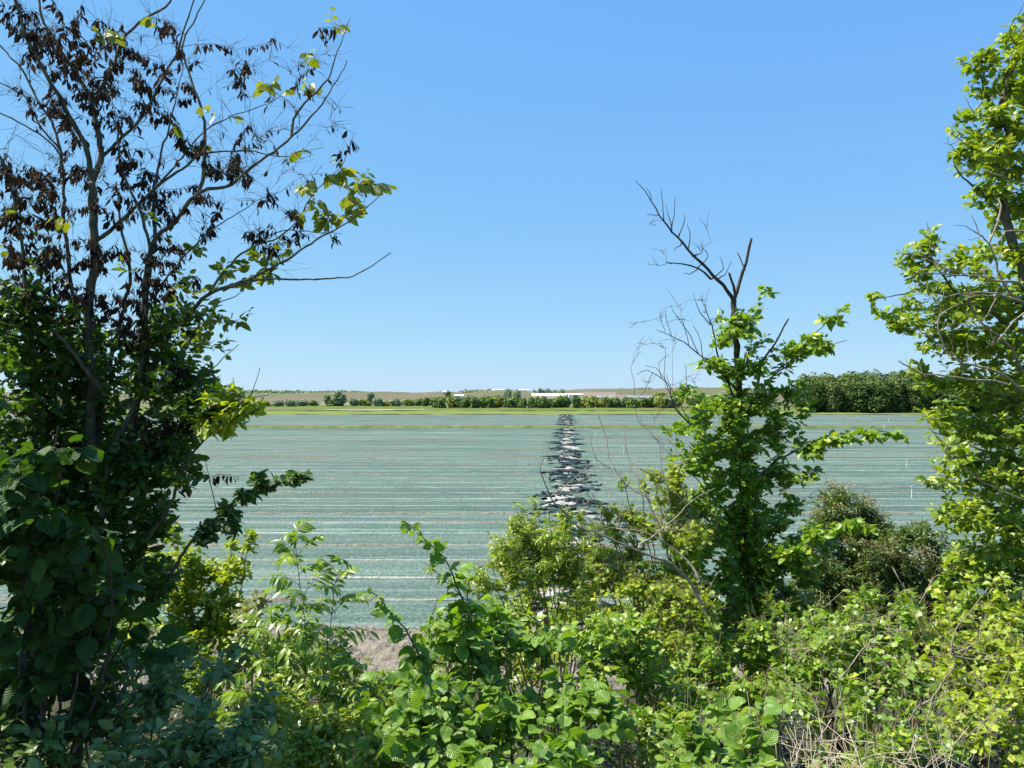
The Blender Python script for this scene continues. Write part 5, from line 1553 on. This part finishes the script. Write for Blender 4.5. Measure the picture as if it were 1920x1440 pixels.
haw('bright yellow-green hawthorn in the far bottom right corner below the right elm', (3.0, 4.5), [(1800, 1200, 4.7, 50, 40, 0.3), (1780, 1140, 4.9, 25, 35, 0.2), (1890, 1150, 4.8, 35, 40, 0.25), (1840, 1170, 4.8, 30, 30, 0.2), (1870, 1230, 4.5, 60, 50, 0.3), (1780, 1270, 4.4, 55, 45, 0.3), (1860, 1310, 4.1, 60, 50, 0.3), (1920, 1270, 4.3, 40, 60, 0.3), (1790, 1350, 4.0, 50, 40, 0.3), (1900, 1390, 3.8, 60, 50, 0.3), (1740, 1180, 4.8, 40, 30, 0.25)], L_BRIGHT, size=0.052)
haw('shaded hawthorn at the bottom between the pale dry grass clumps', (2.0, 3.9), [(1660, 1380, 3.7, 50, 45, 0.25), (1700, 1340, 3.9, 45, 35, 0.25), (1640, 1440, 3.4, 60, 35, 0.25), (1780, 1430, 3.5, 60, 40, 0.25), (1540, 1430, 3.4, 30, 35, 0.2)], L_HAW, size=0.048)
haw('hazel bush with pale green rounded leaves at the bottom, left of the dry grass', (1.1, 3.5), [(1300, 1390, 3.3, 55, 45, 0.25), (1380, 1350, 3.4, 55, 40, 0.25), (1400, 1410, 3.2, 50, 40, 0.25), (1460, 1330, 3.5, 40, 30, 0.2), (1320, 1440, 3.1, 70, 30, 0.25), (1260, 1430, 3.2, 30, 30, 0.15)], L_HAZEL, size=0.072, kind='hazel', lai=2.6, name='hazel_bush', upb=1.1)
haw('small glossy leaved shrub low between the middle dogwood and the pale hazel', (0.95, 4.2), [(1260, 1330, 4.0, 45, 35, 0.25), (1330, 1330, 4.0, 40, 30, 0.25), (1230, 1400, 3.6, 40, 30, 0.2, 0.6), (1300, 1310, 4.2, 50, 30, 0.25)], L_SAP, size=0.045, kind='ovate', name='privet_shrub')

# lower shrubs farther down the bank, between the tall plants and the sand
haw('low bright shrub down the bank behind the sunlit hazel', (0.3, 8.3), [(960, 1150, 8.2, 60, 40, 0.5), (1060, 1160, 8.2, 60, 35, 0.5), (900, 1190, 8.0, 50, 35, 0.4), (1120, 1180, 8.0, 60, 40, 0.5), (980, 1230, 7.6, 90, 40, 0.5)], L_WILL, size=0.07, kind='ovate', name='low_shrub')
haw('low green shrub down the bank behind the leaning dead limb', (1.9, 8.0), [(1200, 1160, 8.0, 60, 40, 0.5), (1280, 1180, 7.8, 60, 40, 0.5), (1350, 1200, 7.7, 50, 35, 0.5), (1240, 1230, 7.4, 90, 40, 0.5)], L_HAW, size=0.065, kind='ovate', name='low_shrub')
haw('low shaded shrub down the bank between the sapling and the flowering shrubs', (3.2, 7.9), [(1450, 1200, 7.8, 50, 30, 0.5), (1520, 1190, 7.8, 50, 35, 0.5), (1600, 1200, 7.6, 60, 35, 0.5), (1480, 1250, 7.3, 90, 40, 0.5), (1620, 1260, 7.2, 70, 40, 0.5)], L_SAP, size=0.06, kind='ovate', name='low_shrub')
haw('low green shrub down the bank under the right elm', (4.5, 7.6), [(1740, 1190, 7.3, 60, 45, 0.5), (1840, 1180, 7.2, 60, 50, 0.5), (1920, 1180, 7.2, 60, 60, 0.5), (1780, 1260, 7.0, 90, 40, 0.5), (1900, 1270, 6.8, 70, 40, 0.5), (2010, 1200, 7.2, 70, 70, 0.5), (2120, 1180, 7.0, 90, 80, 0.6), (2250, 1200, 6.8, 100, 90, 0.6)], L_SAP, size=0.065, kind='ovate', name='low_shrub')
haw('low green shrub down the bank behind the bluish dogwood', (-2.6, 7.6), [(330, 1200, 7.4, 60, 40, 0.5), (420, 1210, 7.3, 60, 35, 0.4), (240, 1190, 7.4, 60, 50, 0.5), (370, 1260, 7.0, 90, 35, 0.5), (500, 1250, 7.2, 50, 30, 0.4), (150, 1200, 7.2, 70, 60, 0.5), (580, 1270, 7.0, 50, 28, 0.4), (560, 1215, 8.6, 60, 30, 0.4), (620, 1250, 8.4, 45, 28, 0.3), (480, 1200, 8.4, 50, 30, 0.4), (690, 1310, 7.6, 60, 25, 0.3), (760, 1290, 7.8, 40, 25, 0.3)], L_SAP, size=0.06, kind='ovate', name='low_shrub')

haw('low bushy shrub down the bank between the tall rowan and the sunlit hazel', (-1.1, 8.6), [(700, 1290, 8.3, 60, 25, 0.4), (780, 1270, 8.4, 45, 28, 0.4), (640, 1260, 8.6, 40, 25, 0.4), (850, 1230, 8.3, 50, 40, 0.4), (740, 1330, 7.8, 80, 30, 0.4)], L_WILL, size=0.06, kind='ovate', name='low_shrub')
haw('broad low shrub down the bank left of the leafy sapling', (2.3, 7.4), [(1300, 1150, 7.2, 60, 40, 0.5), (1380, 1190, 7.0, 60, 40, 0.5), (1460, 1160, 7.2, 45, 30, 0.4), (1220, 1200, 7.0, 60, 40, 0.5), (1540, 1180, 7.0, 50, 35, 0.4)], L_HAW, size=0.055, kind='ovate', name='low_shrub')

haw('taller light green shrub with upright shoots between the bottom right hawthorns and the flowering shrubs', (2.6, 5.4), [(1450, 1140, 5.4, 28, 35, 0.2), (1620, 1130, 5.3, 30, 40, 0.2), (1700, 1140, 5.3, 28, 40, 0.2), (1540, 1160, 5.3, 30, 28, 0.2), (1790, 1110, 5.3, 35, 45, 0.25), (1660, 1190, 5.2, 50, 30, 0.25), (1560, 1210, 5.2, 50, 30, 0.25)], L_SAP, size=0.055, kind='elm', name='leafy_shrub', young=0.35)

# bare thorny twigs of the bottom right corner
Q_ = Plant('bare_bush', 'leafless bush of thin grey crossing twigs in front of the bottom right hawthorns', 'bush', (1.75, 3.75, float(gz(1.75, 3.75))))
for pts, d, r0, r1 in (([(1605, 1500), (1583, 1354), (1565, 1264), (1527, 1217), (1493, 1187), (1442, 1140)], (3.7, 3.8), 0.006, 0.002), ([(1660, 1480), (1685, 1388), (1749, 1294), (1783, 1226), (1741, 1162), (1698, 1102), (1672, 1063)], (3.7, 3.8), 0.008, 0.0022), ([(1565, 1264), (1610, 1220), (1640, 1200), (1632, 1160)], 3.75, 0.004, 0.0015),
                       ([(1783, 1226), (1790, 1180), (1810, 1150), (1850, 1100)], (3.75, 3.7), 0.004, 0.0014), ([(1783, 1226), (1830, 1200), (1845, 1150)], 3.75, 0.004, 0.0014), ([(1720, 1130), (1740, 1090), (1758, 1076)], 3.8, 0.003, 0.0012), ([(1527, 1217), (1510, 1230), (1480, 1260)], 3.75, 0.003, 0.0014), ([(1700, 1440), (1720, 1380), (1780, 1400), (1850, 1340)], 3.6, 0.005, 0.002), ([(1783, 1226), (1840, 1235), (1890, 1232)], 3.7, 0.004, 0.0015), ([(1527, 1440), (1540, 1350), (1500, 1290), (1440, 1250)], (3.5, 3.8), 0.005, 0.0015)):
    Q_.trace(pts, d, r0, r1, k=6)
bp = Q_.grow(np.array([at(U(1460, 1880), U(1140, 1430), 3.7 + U(-0.2, 0.2)) for _ in range(110)]), rk=0.0035, rmin=0.0009, jit=0.011)
Q_.bare(bp, 2.5, (0.04, 0.14))
Q_.finish('stems', BARK_PALE, {})


# dry grass clumps
def grass(name, label, base, n, h, spread, mat, lean=0.5, width=0.003, cat='grass clump', wild=0.006, tang=0.0):
    g = Geo()
    for _ in range(n):
        a = U(0, 6.283)
        r = spread * math.sqrt(U())
        b = np.array([base[0] + math.cos(a) * r * 0.5, base[1] + math.sin(a) * r * 0.5, 0])
        b[2] = float(gz(b[0], b[1])) - 0.01
        dr = np.array([math.cos(a), math.sin(a), 0]) * U(0.1, 1) * lean + dirs(1)[0] * [0.35, 0.35, 0.1]
        hh = h * U(0.5, 1.1)
        t = np.linspace(0, 1, 8)[:, None]
        P = b + np.array([0, 0, 1.0]) * hh * (t - 0.40 * t ** 2.5 * min(1.6, 2 * np.linalg.norm(dr))) + dr * hh * t ** 1.6
        P += np.cumsum(rng.normal(0, wild, (8, 3)), 0)
        tube(g, P, np.linspace(width, width * 0.4, 8) * U(0.6, 1.2), 4)
    for _ in range(int(n * tang)):     # fallen, tangled straws
        p = np.array([base[0], base[1], float(gz(*base)) + h * 0.62]) + dirs(1)[0] * [spread * 0.9, spread * 0.7, h * 0.30] * U(0.2, 1)
        d1 = unit(dirs(1)[0] * [1, 0.8, 0.55])
        L_ = U(0.12, 0.42)
        t = np.linspace(-0.5, 0.5, 7)[:, None]
        P = p + d1 * L_ * t + dirs(1)[0] * 0.35 * L_ * t ** 2 + np.cumsum(rng.normal(0, 0.005, (7, 3)), 0)
        tube(g, P, np.linspace(width, width * 0.5, 7) * U(0.6, 1.0), 4)
    o = g.build(name, mat)
    return tag(o, label, cat)


b1, b2 = at(1520, 1440, 3.15), at(1735, 1440, 3.2)
grass('dry_grass_clump', 'tangle of dry straw coloured grass at the bottom, right of the pale hazel', (b1[0], b1[1]), 230, 1.38, 0.40, STRAW, 0.55, 0.0022, wild=0.024, tang=1.6)
grass('dry_grass_clump', 'smaller tuft of dry straw coloured grass in the bottom right under bare twigs', (b2[0], b2[1]), 120, 1.30, 0.34, STRAW, 0.6, 0.002, wild=0.024, tang=1.6)
b3 = at(705, 1270, 9.6)
gg = grass('feathery_plant', 'fine feathery yellow-green tuft before the pale sand verge', (b3[0], 9.2), 420, 0.62, 0.75, L_FERN, 0.4, 0.005, 'plant')
b4 = at(760, 1330, 9.0)

# undergrowth over the bank: nobody could count it
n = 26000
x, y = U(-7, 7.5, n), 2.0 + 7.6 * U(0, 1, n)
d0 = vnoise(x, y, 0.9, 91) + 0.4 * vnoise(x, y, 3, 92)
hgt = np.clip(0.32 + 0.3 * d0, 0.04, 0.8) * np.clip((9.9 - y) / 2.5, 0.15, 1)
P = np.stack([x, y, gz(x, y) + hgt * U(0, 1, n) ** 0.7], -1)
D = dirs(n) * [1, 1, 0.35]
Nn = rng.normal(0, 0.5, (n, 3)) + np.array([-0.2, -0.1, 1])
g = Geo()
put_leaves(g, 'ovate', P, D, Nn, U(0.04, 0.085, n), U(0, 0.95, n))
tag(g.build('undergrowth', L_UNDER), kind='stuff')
g = Geo()
for _ in range(700):
    x_, y_ = U(-6, 6), U(8.0, 10.6)
    z_ = float(gz(x_, y_))
    dr = dirs(1)[0] * [0.5, 0.5, 0]
    h_ = U(0.1, 0.4)
    t = np.linspace(0, 1, 4)[:, None]
    tube(g, np.array([x_, y_, z_]) + t * [0, 0, h_] + dr * h_ * t ** 2, np.linspace(0.004, 0.0015, 4), 3)
tag(g.build('bank_grass', L_FERN), kind='stuff')
